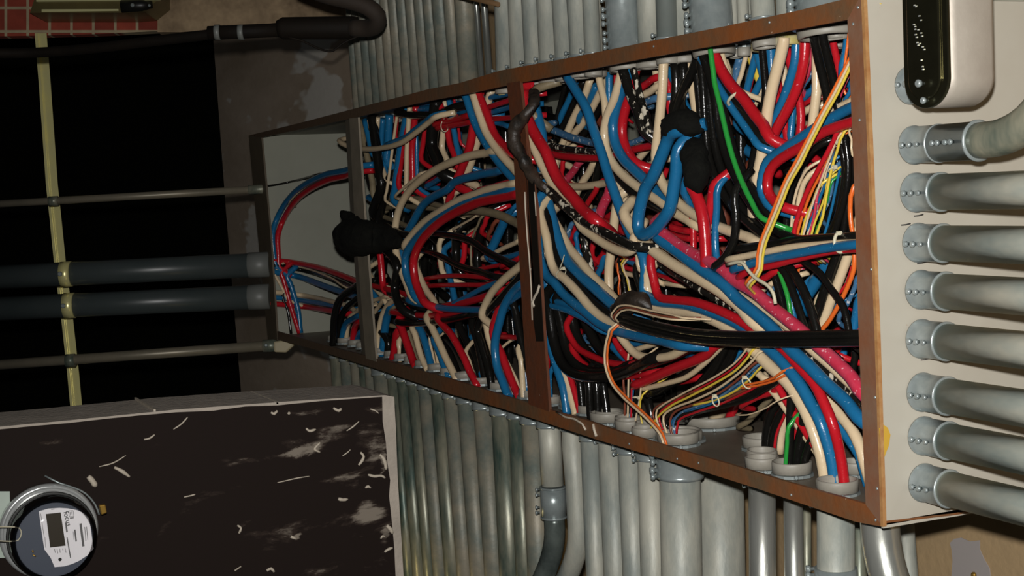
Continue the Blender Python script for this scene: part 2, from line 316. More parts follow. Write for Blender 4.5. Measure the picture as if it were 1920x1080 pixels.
CABLES = """
K 14 .03 1150,580 1185,597 1240,612 1300,623 1370,628 1450,629 1540,628 1630,626
K 14 .03 1150,592 1185,610 1240,626 1300,637 1370,642 1450,643 1540,642 1630,640
W 20 .075 1218,504 1214,540 1225,572 1255,582 1300,587 1345,603 1375,622 1407,650 1440,683 1479,720 1502,755 1519,790 1539,850,.08 1548,898,.085 1551,935,.085
B 17 .07 1062,142 1082,173 1100,204 1113,244 1127,284 1138,320 1151,358 1169,407 1184,442 1203,472 1210,505 1208,545 1225,563 1290,572 1345,590 1390,612 1436,650 1468,680 1499,720 1522,760 1538,790 1557,850,.08 1565,898,.085 1567,935,.085
R 17 .065 1220,485 1225,520 1235,555 1262,562 1304,567 1350,583 1390,603 1430,630 1464,650 1495,683 1527,720 1547,760 1561,795 1575,850,.08 1582,898,.085 1584,935,.085
W 19 .06 1170,400 1180,420 1193,438 1224,469 1269,500 1313,524 1347,544 1385,573 1420,610
B 21 .055 1231,442 1269,471 1313,504 1358,535 1384,562 1415,587 1447,615 1483,655 1515,684 1548,718 1585,752 1620,792
M 14 .09 1215,462 1240,495 1287,527 1347,562 1380,580 1402,593 1450,622 1500,653 1548,694 1589,732 1625,763
W 15 .08 1390,555 1413,571 1455,596 1490,625 1515,650 1560,689 1597,723 1625,748
P 21 .06 1228,422 1264,453 1304,478 1349,500 1380,527 1413,546 1444,573 1473,596 1502,620 1536,650 1568,679 1597,708 1622,742
W 19 .12 1520,690 1548,735 1568,768 1597,805 1613,838 1622,870
B 15 .13 1560,765 1580,807 1597,833 1611,855 1618,880
B 17 .08 1000,190 1010,225 1017,262 1016,300 1018,335 1024,364 1033,400 1044,442 1060,484 1084,513 1109,535 1154,575 1175,588
W 15 .10 1035,400 1053,438 1067,464 1089,491 1111,518 1150,558 1170,580
B 15 .05 1006,380 1008,404 1010,444 1013,484 1024,516 1040,531 1057,552 1099,586 1132,611 1182,627 1238,638 1280,648
W 15 .055 1012,395 1016,415 1024,442 1031,482 1040,507 1060,524 1082,547 1110,580 1138,602 1182,620 1215,627 1260,634
K 17 .07 1008,340 1013,367 1027,411 1040,467 1053,500 1080,530 1110,565 1160,600 1190,612
R 19 .04 992,155 982,166 983,201 993,231 1007,258 1024,286 1038,320 1049,340 1073,369 1096,396 1120,416 1148,440,.09 1165,470,.13
W 14 .05 983,225 987,246 1003,282 1020,318 1035,345 1051,367 1076,395 1089,424 1111,442 1138,460 1164,471 1182,471 1191,460 1188,448
M 15 .035 1005,338 1033,360 1060,387 1089,411 1124,431 1156,447 1178,458 1190,462
T 14 .07 1010,165 1000,175 996,195 1000,215
W 15 .10 1163,145 1153,182 1138,220 1133,253 1140,289 1160,320 1195,350 1225,370 1240,380 1264,398 1291,413 1310,425
B 17 .11 1172,155 1156,198 1149,235 1153,267 1169,298 1191,320 1207,335 1236,364 1262,385
R 17 .13 1180,175 1167,227 1167,258 1176,284 1195,308
K 15 .12 1128,285 1142,311 1169,342 1189,364 1218,382 1236,391 1260,402
W 16 .09 1245,112 1244,125 1242,167 1238,211 1233,256 1229,291 1232,315 1240,340 1260,368 1290,395 1330,418 1367,433 1407,447 1425,458
B 20 .04 1272,245 1256,255 1240,293 1224,331 1211,351 1200,389 1196,424 1204,440 1224,433 1242,413 1256,391 1262,360 1268,320 1272,280
W 12 .2 1226,118 1228,125 1233,156 1240,185
M 17 .08 1165,122 1169,135 1182,176 1196,209 1209,246
M 12 .085 1187,130 1191,142 1202,187 1212,215 1221,244
B 12 .15 1142,135 1142,160 1142,200 1140,240
R 6 .16 1153,140 1153,170 1150,200
W 12 .14 1122,140 1126,160 1133,187 1136,220 1140,250
W 12 .2 1107,147 1096,180 1076,220 1056,267 1045,295
W 12 .22 1122,180 1107,209 1089,236 1076,251 1060,275
B 11 .21 1118,160 1104,191 1085,225
B 10 .23 1082,145 1067,187 1051,227
K 8 .24 1062,150 1052,190 1044,240
K 12 .23 1095,150 1078,190 1060,230 1045,260
K 12 .25 1125,200 1108,232 1090,262
L 12 .15 1018,236 1045,247 1067,256 1107,267 1135,270
M 11 .14 1018,270 1045,276 1067,280 1111,284 1140,284
R 12 .15 1018,284 1045,291 1067,294 1116,296 1160,288 1185,281 1222,273 1240,268
L 10 .16 1170,274 1190,266 1222,253 1240,246
W 12 .19 1182,312 1195,300 1222,270 1240,255
W 12 .17 1190,327 1205,317 1225,307 1240,300
W 12 .18 1060,350 1075,350 1100,349 1133,344 1150,341
W 12 .2 1120,300 1104,324 1091,344 1080,370
P 12 .21 1092,300 1076,320 1062,338 1050,360
R 8 .2 1057,298 1055,315 1053,330
W 8 .2 1045,296 1044,310 1046,325
P 16 .15 1146,350 1142,362 1129,389 1120,416 1112,440
R 9 .18 1122,345 1118,356 1100,384 1090,405
K 11 .2 1128,300 1115,345 1098,375 1085,400
R 8 .18 1085,418 1077,434 1069,450
R 9 .18 1113,430 1113,455 1110,480
W 15 .12 1164,365 1156,385 1151,424 1146,471 1142,500 1142,535 1146,565
W 12 .14 1158,340 1164,356 1173,378 1182,400 1190,420
T 14 .16 1185,360 1184,376 1185,400 1187,424
M 14 .15 1098,425 1098,467 1104,490 1109,515 1116,540
B 8 .17 1080,440 1082,455 1086,475
L 8 .17 1072,420 1066,440 1060,460
R 14 .18 1125,412 1142,420 1164,430 1180,436
R 12 .2 1110,500 1130,480 1150,445
B 10 .2 1135,480 1128,500 1120,520
B 8 .16 1165,483 1180,491 1198,498 1236,507 1256,512
R 8 .17 1165,498 1180,504 1200,508 1236,516 1275,528
W 8 .18 1165,510 1182,515 1205,520 1236,529 1285,536
W 9 .13 1190,462 1196,480 1200,505
K 10 .14 1192,500 1200,540 1215,570
R 20 .06 1296,345 1304,362 1311,380 1318,407 1322,447 1324,487 1326,505
R 17 .08 1342,345 1337,360 1333,393 1327,420 1322,445
R 12 .10 1290,380 1298,402 1300,436 1300,464 1302,480
R 11 .12 1240,430 1260,441 1287,447 1300,448
R 12 .14 1258,425 1280,432 1300,434
B 12 .08 1347,350 1344,391 1341,436 1343,478 1350,495
K 14 .05 1378,360 1380,400 1380,420 1376,451 1364,476 1349,493 1340,500
K 16 .12 1310,100 1302,125 1290,150 1275,180 1264,212 1260,240
K 14 .10 1312,105 1318,160 1322,230 1330,300 1360,370 1410,425 1460,455
K 14 .11 1316,105 1328,170 1336,240 1350,310 1385,380 1430,430 1480,455
K 15 .08 1320,110 1340,180 1348,240 1365,300 1400,370 1440,420 1490,448 1550,448 1625,441
K 14 .09 1325,115 1352,190 1370,260 1392,320 1420,370 1455,420 1500,455 1560,457 1625,452
K 13 .13 1305,120 1310,180 1318,260 1330,330 1350,400 1365,440
K 13 .14 1330,280 1355,340 1390,400 1430,440 1470,470
G 9 .06 1338,140 1340,156 1349,193 1358,233 1369,278 1380,313 1395,350 1410,380 1418,396 1430,410
R 19 .09 1330,75 1340,104 1351,129 1371,160 1393,184 1416,216 1432,236 1445,260
W 9 .12 1350,80 1356,109 1366,138 1380,165
K 15 .10 1330,100 1347,144 1369,176 1391,207 1416,242 1430,262
B 13 .09 1355,175 1369,198 1387,224 1413,260 1425,275
L 14 .2 1388,108 1383,125 1380,150 1370,180
W 8 .19 1396,115 1390,140 1382,168
B 12 .2 1405,150 1395,190 1380,230
R 9 .21 1410,140 1404,170 1395,200
B 12 .18 1420,165 1408,190 1395,210
W 12 .2 1425,170 1412,200 1400,225
W 19 .11 1470,70 1469,80 1460,118 1449,160 1440,204 1433,260 1427,298 1420,331 1416,365 1412,400
K 13 .13 1428,80 1431,110 1434,145 1436,175 1430,215 1424,249 1415,282 1404,342 1398,380
B 17 .15 1443,75 1445,90 1446,127 1443,160 1436,190
B 16 .14 1493,68 1493,85 1491,116 1482,149 1469,187 1451,229 1437,265
R 17 .13 1509,66 1509,85 1507,116 1496,160 1478,202 1458,238 1442,273 1430,300
Y 14 .22 1405,100 1409,112 1418,131 1424,150
W 13 .22 1420,136 1427,160 1433,190
W 10 .24 1472,120 1470,147 1466,175
R 12 .22 1458,150 1463,175 1468,205
P 12 .2 1516,90 1518,110 1512,140 1500,165
L 12 .21 1524,120 1515,145 1502,165
R 14 .17 1492,160 1498,185 1502,216 1500,249 1498,270
B 12 .18 1487,195 1486,215 1484,238 1484,265
R 12 .18 1466,210 1471,227 1476,264 1480,285
B 14 .2 1455,225 1462,250 1462,275
B 12 .22 1525,168 1507,184 1490,198
R 8 .22 1525,186 1510,194 1495,202
W 12 .22 1522,202 1507,211 1490,222
W 16 .15 1531,115 1531,140 1531,171 1527,204 1522,240 1514,280 1502,310
K 15 .11 1524,50 1526,70 1533,104 1544,149 1551,180 1556,210
K 15 .10 1540,48 1542,65 1551,104 1562,149 1567,176 1572,205
K 14 .12 1531,48 1534,70 1541,104 1552,149 1560,185
R 12 .2 1561,70 1564,89 1571,120 1576,150
B 12 .16 1590,58 1588,75 1584,104 1578,140
W 12 .10 1610,184 1593,191 1570,202 1551,213 1535,225
B 17 .09 1612,196 1596,202 1569,216 1533,238 1500,260 1467,282 1440,302 1431,327 1428,355 1436,375 1450,390
K 9 .10 1612,210 1592,218 1565,230 1540,242
R 17 .08 1614,224 1598,229 1569,238 1538,251 1505,274 1478,289 1451,309 1440,331 1440,358 1451,376 1468,388
O 6 .03 1588,119 1562,170 1538,214 1512,264 1490,306 1472,338 1454,382 1438,422 1426,452 1420,480 1419,500 1408,518 1398,531
W 6 .03 1592,120 1566,172 1542,215 1516,266 1496,306 1476,341 1459,384 1443,423 1431,452 1425,480 1424,502 1412,522 1402,534
Y 6 .03 1596,122 1571,174 1547,217 1521,268 1501,309 1481,344 1464,387 1448,426 1436,455 1430,482 1428,505 1416,526 1406,538
R 8 .09 1573,243 1564,262 1551,287 1533,320 1511,364 1493,416 1488,444 1486,460
O 6 .10 1578,247 1560,285 1542,320 1520,364 1503,410 1494,444 1492,460
P 6 .10 1573,250 1569,262 1549,304 1535,353 1526,409 1518,442 1515,458
Y 6 .09 1584,246 1570,282 1559,318 1550,364 1543,404 1530,442 1526,458
B 6 .11 1565,300 1553,330 1540,364 1526,400 1515,440
Y 6 .10 1540,345 1524,380 1511,409 1503,442 1500,458
W 5 .11 1553,310 1546,340 1532,385 1522,420 1512,450
G 5 .11 1560,340 1553,370 1540,410 1528,445
L 7 .12 1563,318 1560,350 1552,380 1540,410
W 6 .11 1521,311 1500,340 1489,376 1484,420 1484,445
W 9 .12 1518,328 1502,360 1494,402 1488,430
K 12 .13 1540,270 1510,300 1490,335 1478,380 1474,430 1474,450
L 8 .14 1545,262 1520,290 1498,325 1483,360 1479,400 1480,450
K 12 .12 1578,262 1583,300 1584,331 1573,398 1556,438 1550,455
K 12 .13 1590,255 1596,298 1592,353 1582,431 1578,455
K 12 .14 1572,280 1572,330 1565,380 1545,430
N 7 .13 1583,290 1586,335 1578,380 1560,440
K 10 .14 1603,270 1603,330 1600,380 1590,430
W 5 .09 1592,246 1597,262 1598,290
O 8 .10 1601,350 1594,389 1596,420 1599,440 1602,469 1601,504 1590,536 1574,569 1557,598 1543,616 1530,628
W 5 .11 1606,400 1605,425 1603,440
P 5 .11 1582,165 1576,180 1570,200
O 6 .12 1583,130 1580,155 1585,175
B 7 .12 1600,150 1592,175 1582,195
K 16 .06 1380,468 1430,461 1489,452 1556,447 1625,442
W 12 .05 1365,487 1400,480 1433,473 1489,463 1540,459 1580,456 1625,455
B 15 .045 1375,505 1400,497 1433,487 1489,476 1556,464 1625,457
R 12 .055 1385,520 1413,505 1444,499 1500,484 1560,471 1600,467 1625,466
R 12 .09 1420,530 1440,518 1460,505
P 10 .12 1400,545 1420,530 1445,515
W 9 .13 1415,560 1430,545 1450,530
L 9 .14 1420,570 1440,555 1450,540
B 10 .14 1385,520 1400,515 1425,510
K 12 .08 1495,470 1507,489 1538,513 1560,544 1582,576 1591,616 1596,640
K 15 .08 1465,480 1478,498 1500,531 1518,571 1531,616 1535,640
K 13 .085 1460,495 1473,513 1493,564 1509,616 1512,640
G 8 .09 1455,495 1462,511 1476,553 1482,590 1484,615
K 12 .10 1440,490 1451,513 1467,569 1478,610
B 10 .14 1485,560 1488,585 1495,610
W 16 .12 1597,460 1591,476 1576,518 1556,569 1545,600 1535,625
K 17 .11 1576,465 1569,480 1551,531 1533,587 1520,620
R 6 .13 1604,490 1588,530 1570,560
B 22 .18 1555,485 1547,500 1524,536 1505,570
W 12 .16 1520,482 1535,484 1560,487 1575,490
W 10 .18 1540,550 1530,570 1520,590
L 8 .12 1608,520 1604,536 1589,569 1572,600
B 14 .14 1612,560 1607,580 1602,613 1600,640
B 6 .14 1570,570 1555,590 1540,610
O 6 .15 1500,500 1496,515 1490,530
W 14 .07 1162,625 1170,640 1193,664 1220,671 1258,667 1287,652 1310,640
W 9 .09 1172,640 1187,655 1207,651 1238,642 1260,636
B 9 .1 1165,635 1190,645 1215,640 1240,640
K 14 .08 1165,694 1180,691 1213,684 1258,670 1296,652 1315,640
B 9 .12 1285,665 1300,656 1320,645
R 17 .09 1190,722 1207,716 1258,693 1302,676 1325,664 1345,645
W 9 .10 1205,729 1216,727 1253,718 1287,707 1318,684 1347,656 1360,645
K 14 .11 1215,740 1236,733 1273,710 1300,690 1330,665
K 17 .12 1362,645 1350,670 1335,695 1305,730
K 17 .13 1385,640 1372,665 1352,700 1325,735
B 8 .14 1390,655 1380,672 1365,690
R 11 .16 1270,716 1291,713 1310,708
W 4 .06 1250,830 1236,800 1230,782 1233,767 1280,738 1336,709 1375,683 1396,660 1405,648
R 4 .07 1254,830 1240,800 1236,785 1240,770 1284,742 1338,714 1378,688 1400,664 1409,652
N 4 .07 1246,828 1230,795 1224,775 1232,762 1275,745 1310,732
Y 5 .065 1215,832 1222,800 1235,780 1260,760 1290,745 1338,720 1380,694 1404,668 1412,655
K 6 .08 1260,828 1250,800 1250,785 1285,755 1340,727 1385,700 1412,675
W 5 .06 1258,830 1246,800 1244,780 1262,766 1300,751 1345,729 1385,700 1414,673 1422,662
N 5 .07 1262,828 1256,790 1266,772 1305,757 1350,736 1388,708 1420,678
L 5 .07 1270,826 1262,795 1275,775 1320,758 1350,744 1390,714 1425,682
B 6 .075 1264,826 1256,800 1270,780 1330,758 1360,743 1395,718 1428,688
Y 5 .07 1300,760 1338,751 1375,735 1405,712 1432,685
R 5 .07 1268,822 1272,790 1300,775 1350,758 1400,735 1445,712
K 14 .08 1270,785 1300,772 1350,760 1400,745 1450,718 1480,700
N 6 .08 1360,750 1400,730 1440,712 1465,700
O 5 .06 1395,722 1428,716 1452,708 1470,695
O 5 .065 1390,728 1425,722 1455,713 1475,702
R 10 .10 1390,762 1420,745 1450,735 1470,720
B 14 .26 1322,800 1324,775 1330,750 1345,735
W 24 .26 1340,805 1350,770 1365,752 1385,738
R 15 .25 1362,800 1378,762 1395,742 1415,725
T 10 .2 1452,738 1445,747 1423,768 1400,792 1385,800
W 3 .05 1380,778 1400,778 1418,773 1440,763 1460,750
K 18 .15 1478,740 1460,752 1444,783 1438,820 1438,850
K 18 .14 1488,748 1472,765 1458,790 1450,820 1448,850
R 6 .13 1480,760 1469,783 1455,817 1452,850
W 14 .15 1482,770 1470,797 1464,819 1462,850
W 11 .10 1430,712 1445,730 1460,748 1474,768
R 12 .095 1448,712 1459,725 1474,752 1479,760
W 12 .09 1415,695 1425,703 1437,712
K 14 .09 1488,700 1483,754 1481,817 1480,872 1480,900
G 7 .08 1479,800 1476,829 1473,872 1473,900
K 20 .10 1515,760 1508,800 1500,830 1494,872 1493,900
K 14 .095 1535,790 1524,820 1512,850 1507,875 1505,900
R 11 .12 1485,755 1494,773 1497,795,.115 1490,840,.11 1487,872,.108
W 12 .1 1395,645 1402,655 1412,668
R 10 .12 1578,640 1572,655 1560,672
R 10 .13 1550,640 1562,650 1572,665
B 12 .14 1584,645 1582,660 1580,690
K 12 .14 1605,640 1603,670 1600,710
B 14 .06 1020,585 1022,600 1031,644 1044,689 1056,727 1062,767 1064,800
W 12 .07 1052,685 1060,704 1069,738 1077,769 1080,800
R 10 .075 1063,690 1069,707 1078,738 1086,769 1088,800
K 18 .065 1022,560 1029,582 1038,638 1053,680 1076,700 1113,707 1158,702 1202,684 1225,672
K 18 .08 1045,560 1052,600 1062,650 1080,682 1110,698 1150,696 1190,684
K 18 .1 1070,570 1075,610 1085,640 1105,665 1130,680
K 16 .12 1095,590 1105,620 1125,655 1150,675
K 16 .13 1115,600 1130,625 1145,650
R 11 .075 1062,610 1069,631 1084,653 1113,669 1136,678 1169,684 1195,680 1225,668
R 11 .085 1072,648 1080,667 1096,684 1118,696 1145,697
R 8 .09 1130,710 1153,708 1191,706 1225,697
M 8 .11 1066,608 1072,625 1080,640
W 4 .1 1060,706 1090,709 1120,710 1150,708 1175,700
B 11 .07 1000,568 1020,571 1053,578 1080,589 1104,602 1130,620
B 10 .075 1000,560 1020,562 1058,569 1087,582 1110,595
R 14 .09 1060,515 1071,527 1104,560 1122,578 1135,600
R 12 .12 1138,610 1149,627 1162,653 1176,670 1190,690
B 11 .13 1135,635 1147,649 1171,673 1190,688
L 8 .14 1095,635 1110,652 1125,665
W 5 .03 1143,618 1141,625 1135,649 1134,682 1145,716 1167,744 1189,764 1214,787 1238,815 1245,835
O 5 .03 1148,620 1146,628 1140,649 1139,682 1150,716 1172,742 1194,762 1219,785 1242,812 1250,835
W 4 .01 1146,592 1150,584 1160,574 1180,573 1218,582 1264,591 1280,596
N 4 .01 1150,595 1154,588 1163,579 1180,577 1218,587 1262,595
W 4 .01 1154,597 1158,590 1166,583 1182,581 1216,590 1260,599
W 4 .09 1179,660 1179,690 1178,730 1177,780 1176,815
R 4 .09 1186,665 1185,700 1184,740 1183,790 1182,815
B 5 .1 1192,670 1190,700 1186,740 1182,780 1180,815
W 4 .09 1202,680 1202,715 1200,744 1192,785 1190,815
K 8 .1 1196,670 1197,720 1193,760 1188,815
Y 4 .09 1205,740 1200,765 1203,790 1207,815
N 5 .1 1171,700 1172,750 1170,790 1168,815
K 13 .08 1082,705 1087,716 1093,776 1096,810
K 13 .07 1100,705 1104,720 1107,778 1110,810
K 13 .08 1114,705 1118,720 1122,784 1125,810
K 13 .09 1127,708 1131,722 1140,787 1144,810
W 7 .1 1023,650 1024,665 1022,680
R 8 .1 1030,668 1027,685 1025,705
B 8 .09 1036,690 1031,710 1032,740
K 14 .12 1200,725 1211,740 1220,770 1222,800
N 4 .14 1155,490 1160,515 1163,545 1165,570
K 6 .14 1160,488 1168,515 1172,545 1175,570
Y 4 .13 1165,495 1175,520 1180,545 1185,565
W 4 .13 1168,498 1178,525 1188,560
O 4 .14 1158,495 1162,525 1160,550
B 13 .06 866,165 873,180 883,211 895,241 914,274 934,303 963,336 980,350
W 14 .05 880,158 887,176 899,213 912,248 934,282 961,313 980,330
R 13 .06 894,165 901,184 914,217 928,252 946,274 968,292
W 12 .06 935,281 914,286 881,292 840,307 812,321 782,343 761,367 746,400 740,441 743,474 751,503 761,529 776,560
W 6 .08 790,325 782,331 760,350 741,369
W 12 .05 970,343 952,347 912,356 896,362 863,374 823,397 794,417 772,441 758,462
B 13 .055 970,354 922,364 896,370 858,386 823,407 794,433 772,458 760,482 761,511 770,535 782,560
R 14 .05 975,364 963,366 912,376 896,380 853,399 819,421 790,452 776,486 778,523 788,551 800,570
R 6 .06 965,337 946,341 918,349 895,355
B 13 .08 945,317 932,321 900,327 853,341 839,355 812,369 792,386 774,417 759,446 753,474 752,500
W 11 .08 778,490 784,511 796,539 812,562 822,578
T 14 .10 860,391 871,393 912,397 942,405 967,417 985,425
T 9 .14 705,372 721,373 761,373 786,373 812,382 850,393 890,400
T 9 .15 705,388 717,390 747,386 778,388 823,392 870,402
T 8 .13 705,400 713,404 735,412 757,421 775,430
B 10 .12 684,225 688,241 694,268 700,290
W 5 .11 690,225 694,243 700,268 705,285
R 9 .12 700,222 701,239 702,262
W 7 .11 709,220 707,245 706,268 707,294 719,319 728,340
B 9 .12 718,222 716,250 715,282 723,319 730,340
B 13 .13 730,215 729,240 727,275 727,305
R 8 .13 743,212 743,235 742,260
W 6 .10 737,270 732,310 725,359 722,375
B 12 .11 757,245 751,278 745,320 741,353 738,375
R 9 .115 762,250 755,282 750,320 749,352
W 8 .10 767,215 765,250 763,282 762,343 762,365
R 11 .11 778,215 775,250 773,282 774,329 775,350
B 7 .12 780,245 781,280 782,323 784,350
R 8 .13 797,235 796,250 792,278 790,300
W 9 .06 636,264 655,275 680,279 711,278 751,268 782,247 806,228 820,218
B 9 .065 725,272 761,257 778,243 800,226 815,216
K 20 .09 815,215 812,241 810,272 821,302 830,325
W 10 .12 832,230 831,247 829,278 838,300 845,320
R 10 .10 834,225 839,243 843,268 853,294 860,315
B 9 .11 848,225 851,243 855,266 860,288 866,305
R 6 .12 858,230 861,250 865,270
R 14 .09 892,215 887,241 880,278 863,323 855,345
W 13 .11 903,235 897,257 890,282 880,314 870,335
R 10 .08 815,234 832,229 860,222 885,215
R 10 .085 820,240 840,236 865,232 890,228
R 9 .10 905,206 925,198 952,189 975,180
R 9 .11 910,226 925,223 954,221 975,218
B 12 .12 760,215 800,204 840,206 877,211 900,216
B 12 .13 770,200 820,193 873,197 900,200
B 10 .11 900,190 915,184 950,176 970,172
B 9 .12 905,216 925,210 950,203 970,198
B 9 .13 925,228 940,232 960,238
K 14 .1 745,212 780,216 820,215 860,200
R 9 .14 800,340 812,331 825,320
B 9 .13 800,350 812,343 835,330
R 11 .12 853,350 848,362 841,380
W 9 .13 860,358 850,368 838,385
W 6 .13 832,360 835,375 838,390
K 10 .07 745,462 798,470 830,482 863,499 900,509 935,520
K 11 .07 760,440 802,437 843,441 884,452 910,470 950,490 975,500
R 8 .10 780,530 798,523 843,517 900,519 930,523 950,530
R 8 .11 785,540 806,536 863,534 906,534 935,530
B 10 .13 832,470 839,492 843,517 849,543 858,570
W 9 .12 826,450 824,470 826,490 833,515
R 9 .12 872,450 871,460 870,482 866,500
T 5 .11 905,405 897,420 885,448 883,482 888,510
K 14 .13 915,400 900,440 895,480 900,515
K 14 .14 860,430 855,470 862,510
B 15 .12 950,405 944,419 935,438 926,458 915,480
B 8 .12 968,385 958,398 945,412
R 8 .12 915,405 910,419 903,435
W 8 .12 975,450 969,454 945,465 924,476 905,485
W 5 .12 850,431 859,425 887,409 895,404
N 7 .12 930,415 922,430 915,445
B 9 .11 920,485 950,482 975,475 990,470
R 9 .11 940,500 963,490 980,482
R 7 .12 890,508 906,503 942,496 960,492
W 13 .06 990,485 975,499 946,523 922,549 908,576 904,592
W 11 .09 903,590 910,602 916,632 922,650 930,675
K 13 .07 985,510 969,526 932,567 906,593 896,618 903,645 910,670 918,700 922,728 924,750
B 14 .06 985,530 967,542 947,571 936,606 928,646 932,687 943,716 951,738 955,765
B 12 .07 995,540 979,549 963,559 950,570
R 13 .08 955,550 941,569 928,601 924,622 930,645 939,660 951,693 969,736 975,765
W 6 .09 940,655 949,673 969,713 975,735
W 10 .07 972,655 977,675 979,703 981,736 983,765
B 9 .08 978,650 981,667 987,713 989,740
R 9 .11 925,630 941,631 969,633 990,633
K 13 .08 958,555 963,571 973,618 983,667 990,690
B 9 .08 950,520 930,530 902,542 871,559 850,570
R 12 .08 940,545 918,553 881,565 841,573 815,580
B 11 .07 765,562 782,569 800,572 841,579 900,581 915,580
R 10 .08 735,585 746,587 782,591 830,591 860,588 885,582
K 12 .075 745,603 758,606 803,605 840,600 875,592 890,588
W 4 .08 820,578 850,573 880,568
K 14 .09 700,530 725,545 760,560 790,575
W 9 .08 755,552 746,557 725,575 715,597 709,630 709,661 709,690
B 13 .09 738,570 727,589 721,622 717,661 716,690
W 7 .09 730,555 712,560 695,566
W 7 .10 725,560 710,575 700,590 697,600
T 7 .09 740,575 728,590 720,605
R 12 .09 747,620 741,642 737,669 735,695
W 9 .09 748,640 750,654 750,675 751,700
R 13 .08 748,600 754,618 766,652 776,681 782,705
T 8 .10 760,605 766,622 774,650 780,670
W 10 .08 772,612 778,626 788,663 797,685 803,710
B 12 .09 783,608 790,622 800,652 808,683 813,710
R 6 .10 795,610 797,625 799,640
W 6 .10 803,612 805,626 807,646 812,668 816,690
W 7 .11 813,640 817,652 820,669 824,690
W 12 .07 800,595 809,612 823,642 837,673 851,701 858,720
B 11 .08 813,635 823,659 837,699 842,720
R 12 .07 820,595 831,610 845,626 857,646 871,673 881,697 890,713 896,735
W 7 .08 873,660 879,675 884,692
B 9 .1 875,640 881,650 892,675 897,690
K 13 .09 700,600 728,640 727,680
K 13 .10 860,600 875,640 895,680 903,720 905,740
K 12 .10 885,600 895,640 905,690 912,735
K 14 .09 800,610 840,660 858,700 865,720
K 13 .1 770,590 760,640 758,680
R 11 .08 711,465 713,480 716,510 718,534 722,545
R 9 .08 690,532 717,540 745,547 766,555 780,570
W 8 .09 690,505 696,519 704,533
W 8 .09 700,533 704,541 719,558 725,570
B 9 .1 695,540 702,550 708,562
B 9 .06 672,312 647,320 608,328 564,351 538,377 520,408 511,439 514,479 518,500
R 9 .07 672,322 647,330 612,339 572,361 547,386 530,415 521,442 522,479 524,500
W 3 .065 640,324 606,333 566,356 541,383
K 4 .12 480,352 515,347 544,341 575,333 600,326
R 9 .12 498,487 513,488 549,492 595,501 632,513 663,525 690,535
K 8 .13 500,496 530,499 570,507 610,517 647,531 680,545
B 10 .12 498,509 514,510 557,518 608,536 660,554 685,565
W 4 .11 505,494 560,500 621,521 655,541
W 8 .12 500,548 518,548 570,554 629,567 655,575 680,590
B 8 .13 500,558 518,558 557,562 621,572 650,580
R 9 .125 500,570 518,570 570,575 621,583 650,588
W 6 .2 514,512 518,520 531,544 538,560
R 8 .19 527,512 531,523 546,577 557,611 562,630
B 9 .2 538,518 544,531 559,583 562,612 564,630
K 6 .19 530,555 539,580 544,611 546,630
K 12 .06 680,532 663,541 637,562 627,596 625,640 625,660
K 10 .08 680,555 660,568 642,588 634,620 633,655
B 10 .09 680,590 662,598 647,610 640,642 640,662
W 7 .1 682,575 668,585 655,598
W 8 .1 668,596 653,609 648,645 648,665
R 10 .11 680,600 666,612 660,645 660,665
B 9 .12 680,620 671,632 668,655
K 14 .05 690,455 725,470 745,500 740,540 755,580
K 12 .06 690,430 720,425 760,440
T 10 .12 692,310 698,340 703,370
K 16 .1 710,310 715,350 700,400
K 16 .12 735,330 720,370 712,410
K 12 .13 695,250 690,300 698,350
B 8 .14 690,370 700,376 715,380
W 5 .095 1576,252 1558,290 1541,335 1526,375 1512,420 1506,458
L 6 .115 1569,270 1557,310 1546,345 1533,390 1522,440
O 5 .105 1568,262 1548,300 1530,335 1512,372 1497,425 1493,450
B 6 .12 1583,300 1570,340 1562,380 1552,420 1545,455
Y 5 .10 1556,330 1548,365 1537,395 1527,420 1522,455
W 5 .12 1530,330 1517,362 1506,395 1498,430 1496,455
K 6 .1 1560,280 1537,320 1520,350 1505,385
N 6 .12 1550,300 1532,332 1515,368 1503,400
P 6 .115 1546,350 1536,380 1528,410 1520,450
K 12 .12 1586,250 1590,300 1588,350 1576,400 1565,445
W 9 .2 1360,110 1366,130 1374,160
R 12 .2 1318,128 1316,150 1312,185
W 14 .17 1296,130 1302,165 1312,200
W 15 .15 1292,118 1293,140 1300,175 1310,215
B 12 .16 1300,225 1310,245 1318,265
K 16 .12 1265,118 1268,150 1266,190 1262,215
K 16 .13 1280,116 1282,150 1278,200
R 12 .16 1252,140 1256,180 1258,215
B 14 .08 1300,265 1308,285 1290,330 1283,360
L 12 .13 1200,195 1215,190 1232,184
W 12 .18 1205,180 1222,170 1236,160
R 12 .19 1198,170 1215,155 1232,145
"""
# ------------------------------------------------------------------ the setting
H = 0.731
DEEP = 0.5
WY = 0.58
def struct(name, mb, m, parent=None):
    o = mb.build(name, m, parent)
    if parent is None: o['kind'] = 'structure'
    return o
mb = MB()
mb.prism([hY(399, 60, WY), hY(424, 400, WY), hY(452, 735, WY), hY(475, 1150, WY), hY(668, 1150, WY), hY(668, 60, WY)], (0, 0.25, 0))
struct('wall_pier', mb, 'pier')
mb = MB()
mb.prism([hY(668, -420, WY), hY(668, 1150, WY), (0.9, WY, -0.75), (0.9, WY, 1.3)], (0, 0.25, 0))
wb = struct('wall_back', mb, 'wall')
mb = MB()
pp = [(1782, 1018), (1790, 1010), (1803, 1008), (1812, 1012), (1820, 1015), (1838, 1013), (1838, 1030), (1846, 1048), (1856, 1065), (1860, 1095), (1784, 1095), (1787, 1050), (1785, 1030)]
mb.prism([hY(x, y, WY - 0.001) for x, y in pp], (0, -0.0015, 0))
struct('paint_patch', mb, 'patch', wb)
mb = MB(); c = hY(1827, 1078, WY - 0.004); mb.lathe(c, (0, -1, 0), [(0.006, 0), (0.006, 0.003), (0.003, 0.006)], 10)
